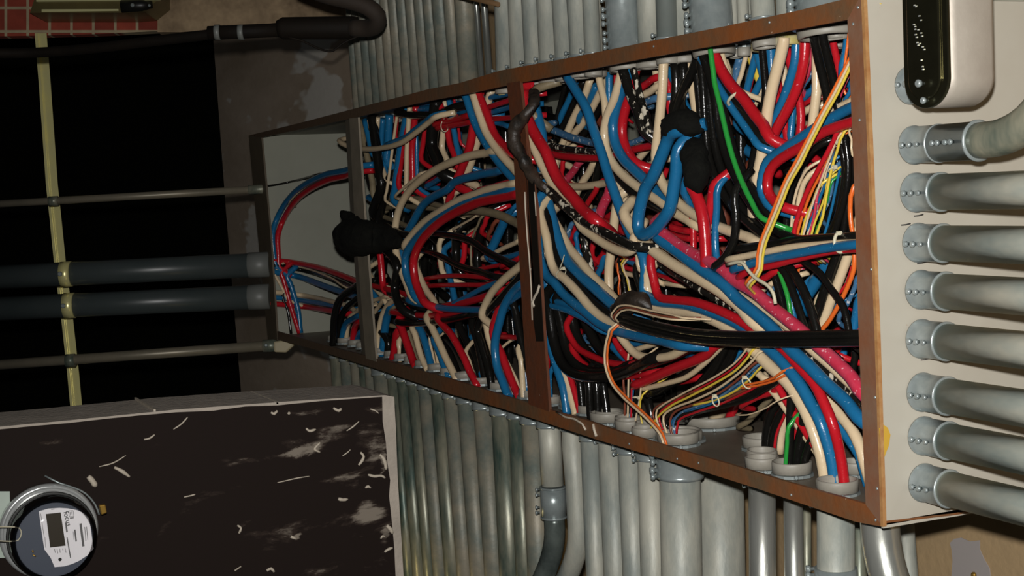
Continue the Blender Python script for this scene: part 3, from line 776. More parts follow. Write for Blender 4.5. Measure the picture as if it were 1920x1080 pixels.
struct('nail_hole', mb, 'brown' if 'brown' in M else 'brass', wb)
# dark room beyond
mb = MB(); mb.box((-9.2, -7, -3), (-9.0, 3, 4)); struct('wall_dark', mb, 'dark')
# brick and stone header over the dark opening
def at_plane(px, py): return at(px, py, 5.2)
right_v = to_world(Vector((1, 0, 0))); up_v = to_world(Vector((0, -1, 0))); away = VIEW
def uvquad(o, org):
    me = o.data; uv = me.uv_layers.new(name='uv')
    for p in me.polygons:
        for li in p.loop_indices:
            q = me.vertices[me.loops[li].vertex_index].co - org
            uv.data[li].uv = (q.dot(right_v), q.dot(up_v))
mb = MB(); mb.prism([at_plane(*p) for p in [(-60, 69), (60, 67), (180, 64), (298, 58), (300, -160), (-60, -160)]], away * 0.05)
o = struct('wall_brick', mb, 'brick'); uvquad(o, at_plane(11, 59))
mb = MB(); top = [(298, 62), (340, 62), (400, 58), (470, 50), (540, 42), (610, 34), (680, 30), (735, 24), (735, -160), (298, -160)]
mb.prism([at_plane(*p) - away * 0.02 for p in top], away * 0.07)
struct('trim_1', mb, mat('rough_stone', srgb(186, 160, 126), 0.9, 0, srgb(96, 78, 58), 6, 0.35, specks=srgb(225, 208, 180), speck_scale=9, speck_at=0.66, bump=1.0, bscale=14))
# tarred block wall, lower corner of the view
SX = -1.31
fr = [(-120, 812), (0, 800), (120, 789), (330, 768), (520, 754), (722, 741), (739, 744), (742, 800), (746, 900), (752, 1000), (758, 1100), (764, 1190), (-120, 1190)]
mb = MB(); P = [hX(x, y, SX) for x, y in fr]
b1 = hit(680, 720, 2, P[5].z)
mb.prism(P, (b1.x - SX, 0, 0))
sl = struct('wall_front', mb, 'block')
mb = MB()
fr2 = [(-120, 822), (0, 805), (60, 799), (130, 793), (200, 785), (260, 779), (330, 773), (400, 770), (460, 762), (520, 760), (600, 752), (716, 744), (717, 790), (723, 830), (726, 870), (731, 900), (729, 930), (735, 985), (739, 1030), (742, 1100), (746, 1190), (-120, 1190)]
mb.prism([hX(x, y, SX + 0.0005) for x, y in fr2], (0.002, 0, 0))
struct('tar_coat', mb, 'tar', sl)
# plaster dabs sitting proud of the tar
def dab(pts, w):
    mb = MB(); P = [hX(x, y, SX + 0.003) for x, y in pts]
    r = [w * 2.9 / (2 * F) * (0.4 + 0.6 * math.sin(math.pi * (i + 0.5) / len(P))) for i in range(len(P))]
    P = spline(P, .004); r = [w * 2.9 / (2 * F) * (0.35 + 0.65 * math.sin(math.pi * (i + 0.5) / len(P)) ** .5) * (1 + .35 * noise(p * 160)) for i, p in enumerate(P)]; mb.tube(P, r, 8); o = struct('plaster_dab', mb, 'paint_white', sl)
for pts, w in [([(676, 848), (682, 856), (676, 868), (672, 872)], 6), ([(690, 890), (702, 893), (715, 892), (722, 896)], 6), ([(634, 935), (642, 937), (652, 936)], 7), ([(685, 915), (690, 912), (695, 915)], 5),
                ([(712, 852), (718, 858), (722, 868), (724, 880)], 8), ([(721, 1035), (728, 1030), (736, 1027)], 6), ([(714, 1010), (717, 1005), (722, 1006)], 4), ([(725, 985), (732, 992), (736, 1000)], 8),
                ([(650, 808), (662, 800), (673, 790)], 3), ([(520, 905), (560, 896), (580, 893)], 2.5), ([(642, 855), (652, 848), (657, 843)], 2.5), ([(186, 875), (212, 868), (236, 854)], 2.5), ([(694, 767), (704, 770), (710, 775)], 3),
                ([(165, 893), (172, 900), (180, 912)], 12), ([(214, 876), (228, 883), (243, 894)], 7), ([(325, 805), (340, 795), (352, 782)], 3), ([(270, 824), (280, 822), (290, 815)], 4), ([(345, 932), (355, 930), (366, 927)], 3),
                ([(508, 773), (514, 776), (520, 770)], 6), ([(540, 773), (543, 776)], 6), ([(574, 803), (580, 808), (592, 805)], 6), ([(625, 765), (635, 770), (640, 766)], 6), ([(600, 830), (590, 842), (600, 848)], 5), ([(445, 985), (452, 990), (448, 1000)], 5), ([(545, 1006), (555, 1010)], 6), ([(500, 1070), (508, 1066), (514, 1072)], 6), ([(440, 1070), (452, 1062)], 3)]:
    dab(pts, w)
for (x0, y0), (x1, y1) in [((262, 753), (290, 768)), ((486, 733), (520, 754))]:
    mb = MB(); a = hX(x1, y1, SX); mb.box((b1.x, a.y - .002, a.z - .004), (SX, a.y + .002, a.z + .0008)); struct('mortar_joint', mb, 'paint_white', sl)

# ------------------------------------------------------------------ the long wiring trough
trough = empty('wiring_trough')
tag(trough, 'long open steel wiring trough with rusty frame, packed with coloured cables', 'electrical box')
top_o = [(466, 254), (560, 231), (663, 204), (740, 184), (804, 167), (860, 156), (939, 132), (1080, 106), (1220, 77), (1360, 49), (1500, 19), (1555, 5), (1619, -10)]
top_i = [(470, 262), (560, 243), (663, 221), (743, 202), (810, 188), (870, 177), (951, 160), (1049, 141), (1200, 111), (1300, 93), (1373, 80), (1440, 65), (1589, 37)]
bot_i = [(519, 621), (600, 645), (685, 667), (757, 686), (849, 712), (942, 741), (1030, 768), (1100, 788), (1160, 809), (1290, 848), (1370, 871), (1470, 902), (1623, 945)]
bot_o = [(511, 634), (600, 658), (668, 680), (716, 695), (845, 739), (900, 754), (947, 768), (1042, 799), (1118, 824), (1277, 871), (1419, 916), (1603, 978), (1655, 988)]
FT = (0, 0.006, 0)
_bz = sorted((hY(x, y, 0).x, hY(x, y, 0).z) for x, y in bot_o); _tz = sorted((hY(x, y, 0).x, hY(x, y, 0).z) for x, y in top_o)
def lerp_tab(tab, x):
    if x <= tab[0][0]: return tab[0][1]
    for (a, b), (c, d) in zip(tab, tab[1:]):
        if x <= c: return b + (d - b) * (x - a) / (c - a)
    return tab[-1][1]
def zfloor(x): return lerp_tab(_bz, x) + .006
def zlid(x): return lerp_tab(_tz, x) - .006
def S(l, y=0.0): return [hY(a, b, y) for a, b in l]
mb = MB(); mb.strip(S(top_o), S(top_i), FT); mb.build('top_rail', 'rust', trough)
mb = MB(); mb.strip(S(bot_i), S(bot_o), FT); mb.build('bottom_rail', 'rust', trough)
mb = MB(); mb.strip(S([(1589, 36), (1600, 300), (1609, 600), (1623, 946)], -.0008), S([(1616, -12), (1628, 300), (1641, 640), (1655, 988)], -.0008), FT); mb.build('near_stile', 'stile', trough)
mb = MB(); mb.strip(S([(1614, -11), (1627, 300), (1640, 640), (1651, 987)], -.0012), S([(1619, -11), (1632, 300), (1645, 640), (1656, 988)], -.0012), FT); mb.build('rusty_edge', 'rust_edge', trough)
mb = MB(); mb.strip(S([(466, 254), (483, 440), (501, 622), (502, 636)], -.0008), S([(490, 258), (507, 440), (519, 622), (520, 638)], -.0008), FT); mb.build('far_stile', mat('brown_stile', srgb(96, 84, 66), 0.6, 0.1, srgb(80, 70, 56), 10, 0.5), trough)
# mullions: folded steel, face plus return leg into the box
mb = MB(); mb.strip(S([(655, 222), (664, 400), (686, 672)], -.001), S([(671, 220), (683, 400), (705, 678)], -.001), FT); mb.strip(S([(647, 226), (657, 400), (679, 670)], .02), S([(656, 222), (665, 400), (687, 672)], -.001), (0.004, .002, 0))
tag(mb.build('mullion', 'mull', trough), 'grey-brown mullion')
mb = MB(); mb.strip(S([(950, 156), (961, 260), (968, 390), (980, 600), (991, 758)], -.001), S([(975, 152), (987, 260), (1006, 390), (1018, 600), (1030, 772)], -.001), FT)
mb.strip(S([(985, 260), (990, 390), (998, 520), (1001, 600)], -.0018), S([(987, 260), (992, 390), (1001, 520), (1004, 600)], -.0018), (0, .002, 0))
mul = tag(mb.build('mullion', 'rust_dark', trough), 'rust-brown mullion')
mb = MB(); mb.strip(S([(987, 330), (989, 390), (997, 520), (1000, 600), (1005, 640)], -.0018), S([(1001, 330), (1004, 390), (1012, 520), (1017, 600), (1019, 640)], -.0018), (0, .001, 0)); tag(mb.build('bare_strip', 'floor_in' if 0 else 'blackpipe', mul), 'blackened strip')
def dripm(pts, w):
    mb = MB(); mb.tube([hY(x, y, -0.002) for x, y in pts], [w * 3 / (2 * F)] * len(pts), 6); tag(mb.build('paint_drip', 'paint_white', trough), 'dried white paint drip')
dripm([(984, 360), (985, 390), (987, 420), (989, 450), (992, 480), (994, 510), (996, 540), (997, 570), (998, 600)], 3)
dripm([(1002, 360), (1004, 385), (1005, 405)], 2.5)
dripm([(1012, 535), (1008, 548), (1003, 556), (999, 566), (1002, 575)], 6)
dripm([(1043, 772), (1060, 782), (1078, 786), (1092, 795), (1098, 806)], 4)
dripm([(1112, 795), (1114, 806), (1118, 818)], 5)
xf0 = hY(478, 260, 0).x; xf1 = hY(508, 630, 0).x
T = 0.004
XS_ = [xf0 + (0 - xf0) * k / 14 for k in range(15)]
mb = MB(); mb.strip([(x, .004, zlid(x)) for x in XS_], [(x, DEEP, zlid(x)) for x in XS_], (0, 0, T)); mb.build('top_panel', 'panel_in', trough)
XS_ = [xf1 + (0 - xf1) * k / 14 for k in range(15)]
mb = MB(); mb.strip([(x, .004, zfloor(x)) for x in XS_], [(x, DEEP, zfloor(x)) for x in XS_], (0, 0, -T)); mb.build('bottom_panel', 'floor_in', trough)
mb = MB(); mb.prism([(xf1, DEEP, 0), (0, DEEP, 0), (0, DEEP, H), (xf0, DEEP, H)], (0, T, 0)); mb.build('back_panel', 'panel_in', trough)
mb = MB(); mb.prism([(xf1, 0.0, -.003), (xf1, DEEP, 0), (xf0, DEEP, H - .02), (xf0, 0.0, H - .02)], (-T, 0, 0)); mb.build('end_panel', 'panel_in', trough)
mb = MB(); mb.prism([(0, 0.001, -.003), (0, DEEP, -.006), (0, DEEP, H + .002), (-0.012, 0.001, H + .004)], (-T, 0, 0)); ep = mb.build('end_panel', 'panel', trough); tag(ep, 'light grey enamel end panel')
mb = MB(); e = []
for x, y in [(1648, 803), (1656, 796), (1664, 802), (1669, 815), (1666, 835), (1660, 850), (1656, 862), (1652, 850)]: e.append(hX(x, y, 0.0006))
mb.prism(e, (.0008, 0, 0)); mb.build('glue_stain', 'stain', ep)
mb = MB()
for a, b in [((1658, 983), (1700, 978)), ((1700, 978), (1780, 969)), ((1780, 969), (1862, 957))]:
    p, q = hX(a[0], a[1] - 2, 0.0005), hX(b[0], b[1] - 2, 0.0005); mb.prism([p, q, q + Vector((0, 0, .003)), p + Vector((0, 0, .003))], (.0006, 0, 0))
mb.build('rust_line', 'rust', ep)
for x, y in [(1714, 405), (1720, 494), (1727, 675), (1722, 850), (1725, 934), (1690, 422)]:
    mb = MB(); mb.tube([hX(x, y, .0008), hX(x + 9, y - 1, .0008), hX(x + 17, y - 3, .0008)], .0009, 5); tag(mb.build('pencil_mark', 'ink', ep), None)
# spot welds on the frame
for x, y in [(1609, 14), (1600, 45), (1612, 225), (1634, 505), (1641, 745), (1642, 975), (1645, 916), (1443, 42), (1366, 45), (1226, 87), (1310, 868), (1270, 860), (1180, 832), (1484, 928)]:
    mb = MB(); mb.lathe(hY(x, y, -0.001), (0, -1, 0), [(.0022, 0), (.002, .001), (.001, .0017)], 10); mb.build('weld_dimple', 'zinc', trough)

# ------------------------------------------------------------------ conduits
def screw(parent, p, d, s=0.006, name='set_screw'):
    mb = MB(); d = Vector(d).normalized(); mb.lathe(p, d, [(s * .55, 0), (s * .55, s * 1.1), (s, s * 1.1), (s, s * 1.9), (s * .6, s * 2.2)], 10)
    mb.build(name, 'zinc', parent)
DL = (Vector((-.35, -.95, 0))).normalized(); DR = (Vector((.95, -.2, 0))).normalized()
def conduit(xa, ya, xb, yb, w, Y, m, end, lab, grp, coll=True, bush='bushing', scr=None, ext=0.35, path=None, R=None):
    """a conduit seen from pixel a to pixel b (top to bottom) on the plane Y; end = 'top' rises from the box, 'bot' hangs below it"""
    root = empty('conduit'); tag(root, lab, 'conduit', grp)
    a, b = hY(xa, ya, Y), hY(xb, yb, Y)
    r = R or rad(w, (a + b) / 2)
    d = (a - b).normalized()
    if path:
        P = [hY(x, y, Y + (k[0] if k else 0)) for x, y, *k in path]
        j = P[0]; P[0] = j + (P[0] - P[1]).normalized() * ((zfloor(j.x) - T - j.z) / ((P[0] - P[1]).normalized().z or 1)) if end == 'bot' else j
        P = spline(P, 0.01); base = P[0]; d = (P[0] - P[1]).normalized()
    elif end == 'bot':
        base = b + d * ((zfloor(b.x) - T - b.z) / d.z); P = [base, base - d * ((base.z - b.z) / d.z + ext)]
    else:
        base = b + d * ((zlid(b.x) + T - b.z) / d.z); P = [base, base + d * ((a.z - base.z) / d.z + ext)]
    mb = MB(); mb.tube(P, r, 24); mb.build('pipe', m, root)
    ax = Vector((0, 0, -1 if end == 'bot' else 1)); axd = (-d if end == 'bot' else d)
    if coll:
        L = (coll if isinstance(coll, float) else 0.022) + (.016 if end == 'bot' and zfloor(base.x) > .008 else 0)
        mb = MB(); mb.lathe(base, axd, [(r * 1.02, 0), (r * 1.13, .0), (r * 1.13, L * .86), (r * 1.17, L * .88), (r * 1.17, L), (r, L)], 24); mb.build('connector', 'zinc', root)
        s = scr or (DR if xa < 1180 and end == 'bot' else DL)
        side = s - axd * s.dot(axd)
        for q in ((.62,) if L < .045 else ((.3, .75) if L < .1 else (.12, .22, .42, .52, .72, .82))):
            screw(root, base + axd * (L * q) + side.normalized() * (r * 1.05), side, max(.005, r * .2))
            screw(root, base + axd * (L * q + .012) + side.normalized() * (r * 1.05), side, max(.0045, r * .18), 'lug_screw')
    if bush:
        inner = base - axd * (2 * T)
        mb = MB(); mb.lathe(inner, -axd, [(r * 1.0, 0), (r * 1.3, 0), (r * 1.3, .005), (r * 1.0, .005)], 12, smooth=False, cap=False); mb.build('locknut', 'zinc', root)
        mb = MB(); mb.lathe(inner, -axd, [(r * .95, .005), (r * 1.16, .005), (r * 1.12, .017), (r * 1.08, .02), (r * .98, .02), (r * .95, .017), (r * .95, .005)], 24, cap=False); mb.build('bushing', bush, root)
    return root
G_T = 'conduits rising above the trough'; G_B = 'conduits hanging below the trough'
# upper rank, thin ones next to the concrete pier (right edge positions bottom and top)
ub = [664, 675, 688.5, 702.5, 716, 731, 746.5, 762.5, 779, 795.5, 812.5, 832, 851.5]
uw = [10.5, 12, 14, 13.5, 14, 16, 15.5, 17, 16.5, 17, 17.5, 22, 17.5]
for i, (x, w) in enumerate(zip(ub, uw)):
    conduit(x - 12.5 + w * .32, 0, x + w * .32, 157, w * 1.65, 0.16, 'galv_dim', 'top', f'thin dull grey conduit above the trough, {od(i)} from the concrete pier', G_T, coll=False, bush='bushing' if i % 2 else 'bushing')
conduit(870, 0, 879, 152, 38, .17, 'galv_dim', 'top', 'wide dull conduit above the trough with a bright streak, beside thin ones', G_T, coll=False)
conduit(893, 8, 903, 146, 11, .19, 'shiny', 'top', 'narrow shiny conduit above the trough beside the wide dull one', G_T, coll=False)
conduit(908, 10, 917, 136, 13, .20, 'shiny', 'top', 'narrow shiny conduit above the trough in the dark gap', G_T, coll=False)
for i, (xt, xb, w, yb) in enumerate([(939, 942, 25, 130), (964.5, 969, 26, 124), (990.5, 996.5, 27, 118), (1019.5, 1024.5, 28.5, 112), (1047.5, 1053.5, 27, 106), (1075.5, 1081.5, 27, 100), (1107, 1111, 31, 94)]):
    k_ = 1.0 if i == 6 else 1.5
    conduit(xt + w * (k_ - 1) / 2, 0, xb + w * (k_ - 1) / 2, yb, w * k_, .095, 'galv', 'top', f'pale grey conduit above the trough, {od(i)} past the dark gap', G_T, coll=.018)
conduit(1166, 0, 1172, 92, 56, .09, 'galv', 'top', 'wide conduit above the trough with a bolted zinc coupling, first of two', G_T, coll=.15)
conduit(1212, 0, 1214, 70, 28, .12, 'galv', 'top', 'pale conduit above the trough between the first coupling and a grey conduit', G_T, coll=.02)
conduit(1249, 0, 1251, 62, 40, .10, mat('blue_grey_conduit', srgb(112, 120, 116), 0.5, 0.3, srgb(128, 132, 126), 9, 0.5), 'top', 'smooth blue-grey conduit above the trough beside the second coupling', G_T, coll=.02)
conduit(1331, 0, 1335, 50, 71, .10, 'galv', 'top', 'widest conduit above the trough with a bolted zinc coupling, second of two', G_T, coll=.15)
conduit(1374, 0, 1376, 40, 20, .17, 'galv', 'top', 'pale conduit half hidden behind the widest coupling above the trough', G_T, coll=False)
conduit(1392, 0, 1393, 36, 22, .16, 'galv', 'top', 'narrow conduit above the trough just past the widest coupling', G_T, coll=False)
conduit(1429, 0, 1431, 26, 45, .10, 'galv', 'top', 'broad pale conduit above the trough before the near corner', G_T, coll=.02)
conduit(1470, 0, 1470, 20, 22, .2, 'galv_dark', 'top', 'dark narrow conduit behind the coupling nearest the near corner', G_T, coll=False)
conduit(1546, -20, 1548, 10, 100, .11, 'shiny', 'top', 'bright wide conduit with rimmed coupling at the near corner of the trough', G_T, coll=.12)
# yellow and white bushings of the hidden second rank: short stubs above the lid
for i, (x, y, w, m) in enumerate([(1401, 104, 42, 'bushing_y'), (1431, 84, 46, 'bushing_y'), (1476, 72, 50, 'bushing_y'), (1516, 66, 32, 'bushing'), (1352, 96, 40, 'bushing'), (1282, 110, 62, 'bushing'), (1222, 120, 62, 'bushing'), (1168, 130, 52, 'bushing'), (1112, 140, 54, 'bushing'), (1052, 154, 60, 'bushing'), (1568, 58, 34, 'bushing'), (1572, 78, 36, 'bushing'), (945, 171, 24, 'bushing_y')]):
    p = hZ(x, y, H - .018); lz = zlid(p.x)
    root = empty('conduit'); col_ = 'yellowed' if m == 'bushing_y' else 'white'
    tag(root, f'conduit entering the trough lid through a {col_} bushing, {od(i if i < 3 else (i - 3 if i < 12 else 3))} such inside', 'conduit', 'conduits of the rear rank above the trough')
    r = rad(w, p) * .86
    mb = MB(); mb.tube([(p.x, p.y, lz + T), (p.x, p.y, lz + .3)], r * .9, 20); mb.build('pipe', 'galv', root)
    mb = MB(); mb.lathe((p.x, p.y, lz), (0, 0, -1), [(r * 1.0, 0), (r * 1.3, 0), (r * 1.3, .005), (r * 1.0, .005)], 12, smooth=False, cap=False); mb.build('locknut', 'zinc', root)
    mb = MB(); mb.lathe((p.x, p.y, lz), (0, 0, -1), [(r * .95, .005), (r * 1.16, .005), (r * 1.16, .02), (r * 1.1, .023), (r * .98, .023), (r * .95, .017), (r * .95, .005)], 24, cap=False); mb.build('bushing', m, root)
# lower rank
lowc = [  # x at ya, ya, x at 1080, w, mat
 (628, 690, 655, 16, 'galv_dark', 0), (647, 690, 674, 18, 'galv_dim', 0), (665, 700, 692, 15, 'galv_dim', 0), (680, 700, 708, 14, 'galv_dark', 0), (692, 710, 722, 15, 'galv_dim', 0), (714, 720, 745, 27, 'galv_dim', 1),
 (736, 735, 764, 17, 'galv_dark', 1), (756, 745, 783, 19, 'galv_dark', 1), (775, 755, 803, 18, 'galv_dark', 1), (796, 745, 823, 22, 'galv_dim', 1), (820, 750, 845, 23, 'galv_dark', 1), (844, 765, 868, 23, 'galv_dim', 1), (872, 780, 894, 26, 'galv_dim', 1),
 (903, 790, 922, 28, 'galv_dim', 1), (937, 800, 951, 30, 'galv_dark', 1), (965, 800, 979, 24, 'galv_dark', 1), (993, 810, 1004, 30, 'galv_dim', 1)]
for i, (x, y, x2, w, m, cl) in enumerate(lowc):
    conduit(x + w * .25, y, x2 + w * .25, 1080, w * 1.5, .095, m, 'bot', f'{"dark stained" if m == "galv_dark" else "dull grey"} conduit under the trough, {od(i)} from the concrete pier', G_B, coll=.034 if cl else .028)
# conduit with a coupling and a black elbow
rt = conduit(1032, 840, 1036, 910, 43, .075, 'galv', 'bot', 'grey conduit under the trough that ends in a coupling above a dark elbow', G_B, coll=.024, ext=0.0)
a, b = hY(1036.5, 913, .075), hY(1038.5, 970, .075); r = rad(43, a)
mb = MB(); mb.tube([a, b], [r * 1.13] * 2, 24); mb.lathe(a, b - a, [(r * 1.0, -.001), (r * 1.18, -.001), (r * 1.18, .003), (r, .003)], 24, cap=False); mb.lathe(b, a - b, [(r * 1.0, -.001), (r * 1.18, -.001), (r * 1.18, .003), (r, .003)], 24, cap=False); mb.build('coupling', 'zinc', rt)
for y in (918, 928, 951, 961): screw(rt, hY(1012, y, .06), DL, .0045, 'coupling_screw')
el = empty('elbow'); tag(el, 'dark galvanised elbow bending away below the coupling under the trough', 'conduit', G_B)
mb = MB(); mb.tube(spline([hY(1038.5, 968, .075), hY(1040, 990, .075), hY(1039, 1015, .075), hY(1033, 1045, .07), hY(1022, 1075, .06), hY(1005, 1110, .05), hY(985, 1140, .04)]), r * .93, 24); mb.build('bend', mat('dark_elbow', srgb(118, 126, 120), 0.3, 0.4, srgb(62, 70, 68), 14, 0.5), el)
root = conduit(1079, 840, 1082, 1080, 40, .10, 'galv', 'bot', 'grey conduit that bends away beneath the dark elbow', G_B, coll=.024, path=[(1073, 800), (1074, 840), (1079, 900), (1082, 950), (1084, 990), (1083, 1020), (1076, 1050), (1062, 1085), (1040, 1120)])
for i, (x, y, x2, w, cl) in enumerate([(1105, 860, 1114, 31, .03), (1141, 870, 1150, 37, .02), (1177, 880, 1185, 36, .03), (1215, 890, 1220, 38, .03)]):
    conduit(x + w * .15, y, x2 + w * .15, 1080, w * 1.3, .095, 'galv', 'bot', f'pale conduit under the trough, {od(i)} past the bent one', G_B, coll=cl)
conduit(1275, 900, 1278, 1080, 77, .09, 'galv', 'bot', 'broad pale conduit under the trough with a zinc collar at its head', G_B, coll=.045)
conduit(1349, 900, 1352, 1080, 92, .255, 'galv', 'bot', 'widest conduit under the trough, set behind the collared one', G_B, coll=False, bush=None, ext=.5)
conduit(1429, 920, 1430, 1080, 51, .10, 'shiny', 'bot', 'bright zinc conduit under the trough, first past the wide grey ones', G_B, coll=.018)
conduit(1487, 930, 1489, 1080, 36, .11, 'shiny', 'bot', 'bright zinc conduit under the trough, second past the wide grey ones', G_B, coll=.018, bush=None)
conduit(1512, 940, 1513, 1080, 17, .20, 'galv_dark', 'bot', 'narrow brownish conduit behind the bright zinc ones', G_B, coll=False, bush=None)
cp = conduit(1567, 960, 1567, 1065, 70, .085, 'galv', 'bot', 'thick grey conduit under the near corner, running into a coupling', G_B, coll=.012, bush=None)
a = hY(1567, 1064, .085); r = rad(70, a); mb = MB(); mb.tube([a, a - Vector((0, 0, .09))], [r * 1.13] * 2, 24); mb.build('coupling', 'zinc', cp)
for y in (1066, 1078): screw(cp, hY(1526, y, .06), DL, .006, 'coupling_screw')
conduit(1610, 960, 1612, 1080, 26, .2, 'galv_dark', 'bot', 'dull conduit half hidden behind the shiny bend at the near corner', G_B, coll=False, bush=None)
conduit(1652, 980, 1700, 1080, 74, .07, 'shiny', 'bot', 'polished conduit bending away under the near corner of the trough', G_B, coll=False, bush=None, path=[(1650, 985), (1651, 1000), (1654, 1025), (1661, 1060), (1672, 1095), (1690, 1130), (1712, 1160)])
conduit(1697, 985, 1704, 1080, 34, .36, 'galv', 'bot', 'pale conduit behind the polished bend, against the brown wall', G_B, coll=False, bush=None, ext=.5)
# large bushings on the trough floor (front ones belong to conduits seen outside, these to the rear rank)
for i, (x, y, w, lab) in enumerate([(1570, 915, 80, 'nearest floor bushing, holding a cream, a blue and a red cable'), (1485, 884, 76, 'floor bushing filled with black and green cables'), (1429, 876, 64, 'small empty floor bushing beside the one with black cables'), (1431, 838, 78, 'wide rear floor bushing with a thick black cable'), (1604, 882, 62, 'rear floor bushing beside the near stile'), (1332, 796, 112, 'largest floor bushing, holding blue, cream and red cables'), (1272, 830, 80, 'floor bushing crowded with thin coloured wires'), (1210, 820, 52, 'floor bushing with yellow wires'), (1180, 806, 54, 'floor bushing with thin dark wires'), (1138, 792, 64, 'floor bushing with three shiny black cables')]):
    p = hZ(x, y, .014); fz = zfloor(p.x)
    root = empty('floor_bushing'); tag(root, lab, 'bushing', 'bushings on the trough floor'); r = rad(w, p) * .90
    mb = MB(); mb.lathe((p.x, p.y, fz), (0, 0, 1), [(r * 1.0, 0), (r * 1.18, 0), (r * 1.18, .005), (r * 1.0, .005)], 14, smooth=False, cap=False); mb.build('locknut', 'zinc', root)
    mb = MB(); mb.lathe((p.x, p.y, fz), (0, 0, 1), [(r * .98, .006), (r * 1.09, .006), (r * 1.1, .021), (r * 1.08, .024), (r * 1.0, .024), (r * .98, .02), (r * .98, .006)], 30, cap=False); mb.build('collar', 'bushing', root)
    mb = MB(); mb.lathe((p.x, p.y, fz + .002), (0, 0, 1), [(r * .98, 0), (r * .98, .003)], 24); mb.build('throat', 'meter_dark', root)
    screw(root, Vector((p.x, p.y, fz + .004)) + Vector((.9, -.44, 0)) * r * 1.16, (.9, -.44, 0), .0035, 'lug_screw')

# conduits on the near end panel, running towards the viewer
for i, (y, xl, dy) in enumerate([(272, 1680, 0), (361, 1684, 0), (455, 1688, 0), (543, 1693, 0), (635, 1694, 0), (735, 1696, 0), (817, 1698, 0), (905, 1699, 0)]):
    c = hX(xl + 33, y, 0); r = 0.0262 if i else .0255
    names = ['the bent one with a double sleeve'] 
    lab = 'side conduit with a double zinc sleeve, bending upwards out of the end panel' if i == 0 else f'straight side conduit on the end panel, {od(i - 1)} below the bent one'
    root = empty('side_conduit'); tag(root, lab, 'conduit', 'conduits out of the end panel')
    L = 0.052
    mb = MB(); mb.lathe(c, (1, 0, 0), [(r * .9, 0), (r * 1.06, 0), (r * 1.06, .003), (r, .004), (r, L - .003), (r * 1.04, L - .002), (r * 1.04, L), (r * .9, L)], 36); mb.build('connector', 'zinc', root)
    yn = Vector((0, -1, 0)); 
    for q in (.012, .026): screw(root, c + Vector((q, -r * .97, 0)), yn, .0042)
    screw(root, c + Vector((.04, -r * .97, 0)), yn, .0035)
    if i == 0:
        c2 = c + Vector((L, 0, 0)); L2 = .075
        mb = MB(); mb.lathe(c2, (1, 0, 0), [(r * .9, 0), (r, .001), (r, L2 - .004), (r * 1.08, L2 - .003), (r * 1.08, L2), (r * .9, L2)], 36); mb.build('sleeve', 'zinc', root)
        for q in (.02, .03, .045, .055): screw(root, c2 + Vector((q, -r * .97, 0)), yn, .004)
        c3 = c2 + Vector((L2, 0, 0))
        P = [c3 - Vector((.004, 0, 0)), c3 + Vector((.03, 0, .001)), c3 + Vector((.06, 0, .007)), c3 + Vector((.09, 0, .02)), c3 + Vector((.115, 0, .04)), c3 + Vector((.14, 0, .07)), c3 + Vector((.16, 0, .11)), c3 + Vector((.165, 0, .18)), c3 + Vector((.165, 0, .45))]
        mb = MB(); mb.tube(spline(P), r * .93, 28); mb.build('bend', 'galv_dark', root)
    else:
        mb = MB(); mb.tube([c + Vector((L - .002, 0, 0)), c + Vector((.75, 0, 0))], r * .93, 32); mb.build('pipe', 'galv_side', root)
# cast conduit body with a screwed cover above them
c = hX(1706, 160, 0); root = empty('conduit_fitting'); tag(root, 'cast aluminium conduit body with a dark screwed-down cover, at the top of the end panel', 'conduit body')
mb = MB(); mb.lathe(c, (1, 0, 0), [(.02, 0), (.0265, 0), (.0265, .003), (.025, .004), (.025, .05), (.02, .05)], 32); mb.build('connector', 'zinc', root); 
for q in (.01, .025): screw(root, c + Vector((q, -.024, 0)), (0, -1, 0), .004)
YC = -.004
pc = hY(1735, 203, YC)
xl_, xr_ = hY(1694, 120, YC).x, hY(1778, 120, YC).x
rr = (xr_ - xl_) / 2; xc = (xl_ + xr_) / 2; zb = hY(1738, 203, YC).z
def stad(rs, y, zb_=zb, n=30):
    P = [Vector((xc + rs * rr, y, .95))]
    for k in range(n + 1):
        t = math.pi * k / n; P.append(Vector((xc + math.cos(t) * rr * rs, y, zb_ + rr * .9 - math.sin(t) * rr * rs * .9)))
    P.append(Vector((xc - rs * rr, y, .95))); return P
yb = hX(1872, 120, xr_).y
mb = MB(); mb.prism(stad(1.0, YC + .004), (0, yb - YC - .004, 0)); o = mb.build('housing', 'cast', root, bevel=.012)
for q in o.data.polygons: q.use_smooth = len(q.vertices) == 4
mb = MB(); mb.prism(stad(1.0, YC), (0, .005, 0)); mb.build('cover', 'cover', root, bevel=.0015)
mb = MB(); mb.prism(stad(.72, YC - .004), (0, .005, 0)); mb.build('cover_ridge', 'cover', root, bevel=.002)
for z, s in ((zb + .0165, .0045), (zb + .006, .004)):
    if z > zb + .01: screw(root, Vector((xc, YC - .004, zb + .032)), (0, -1, 0), .0052, 'cover_screw')
    else: screw(root, Vector((xc + .002, YC, zb + .010)), (0, -1, 0), .0045, 'cover_screw')
for x, y in [(1715, 10), (1718, 12), (1724, 30), (1727, 38), (1714, 46), (1716, 55), (1722, 56), (1727, 62), (1717, 65), (1729, 68), (1720, 80), (1722, 85), (1730, 88), (1733, 93), (1728, 113), (1730, 125), (1731, 130), (1719, 70), (1725, 82), (1716, 50)]:
    mb = MB(); p = hY(x, y, YC - .004); mb.box((p.x - .0012, p.y - .001, p.z - .0008), (p.x + .0012, p.y + .001, p.z + .0008)); mb.build('embossed_mark', 'glassring', root)
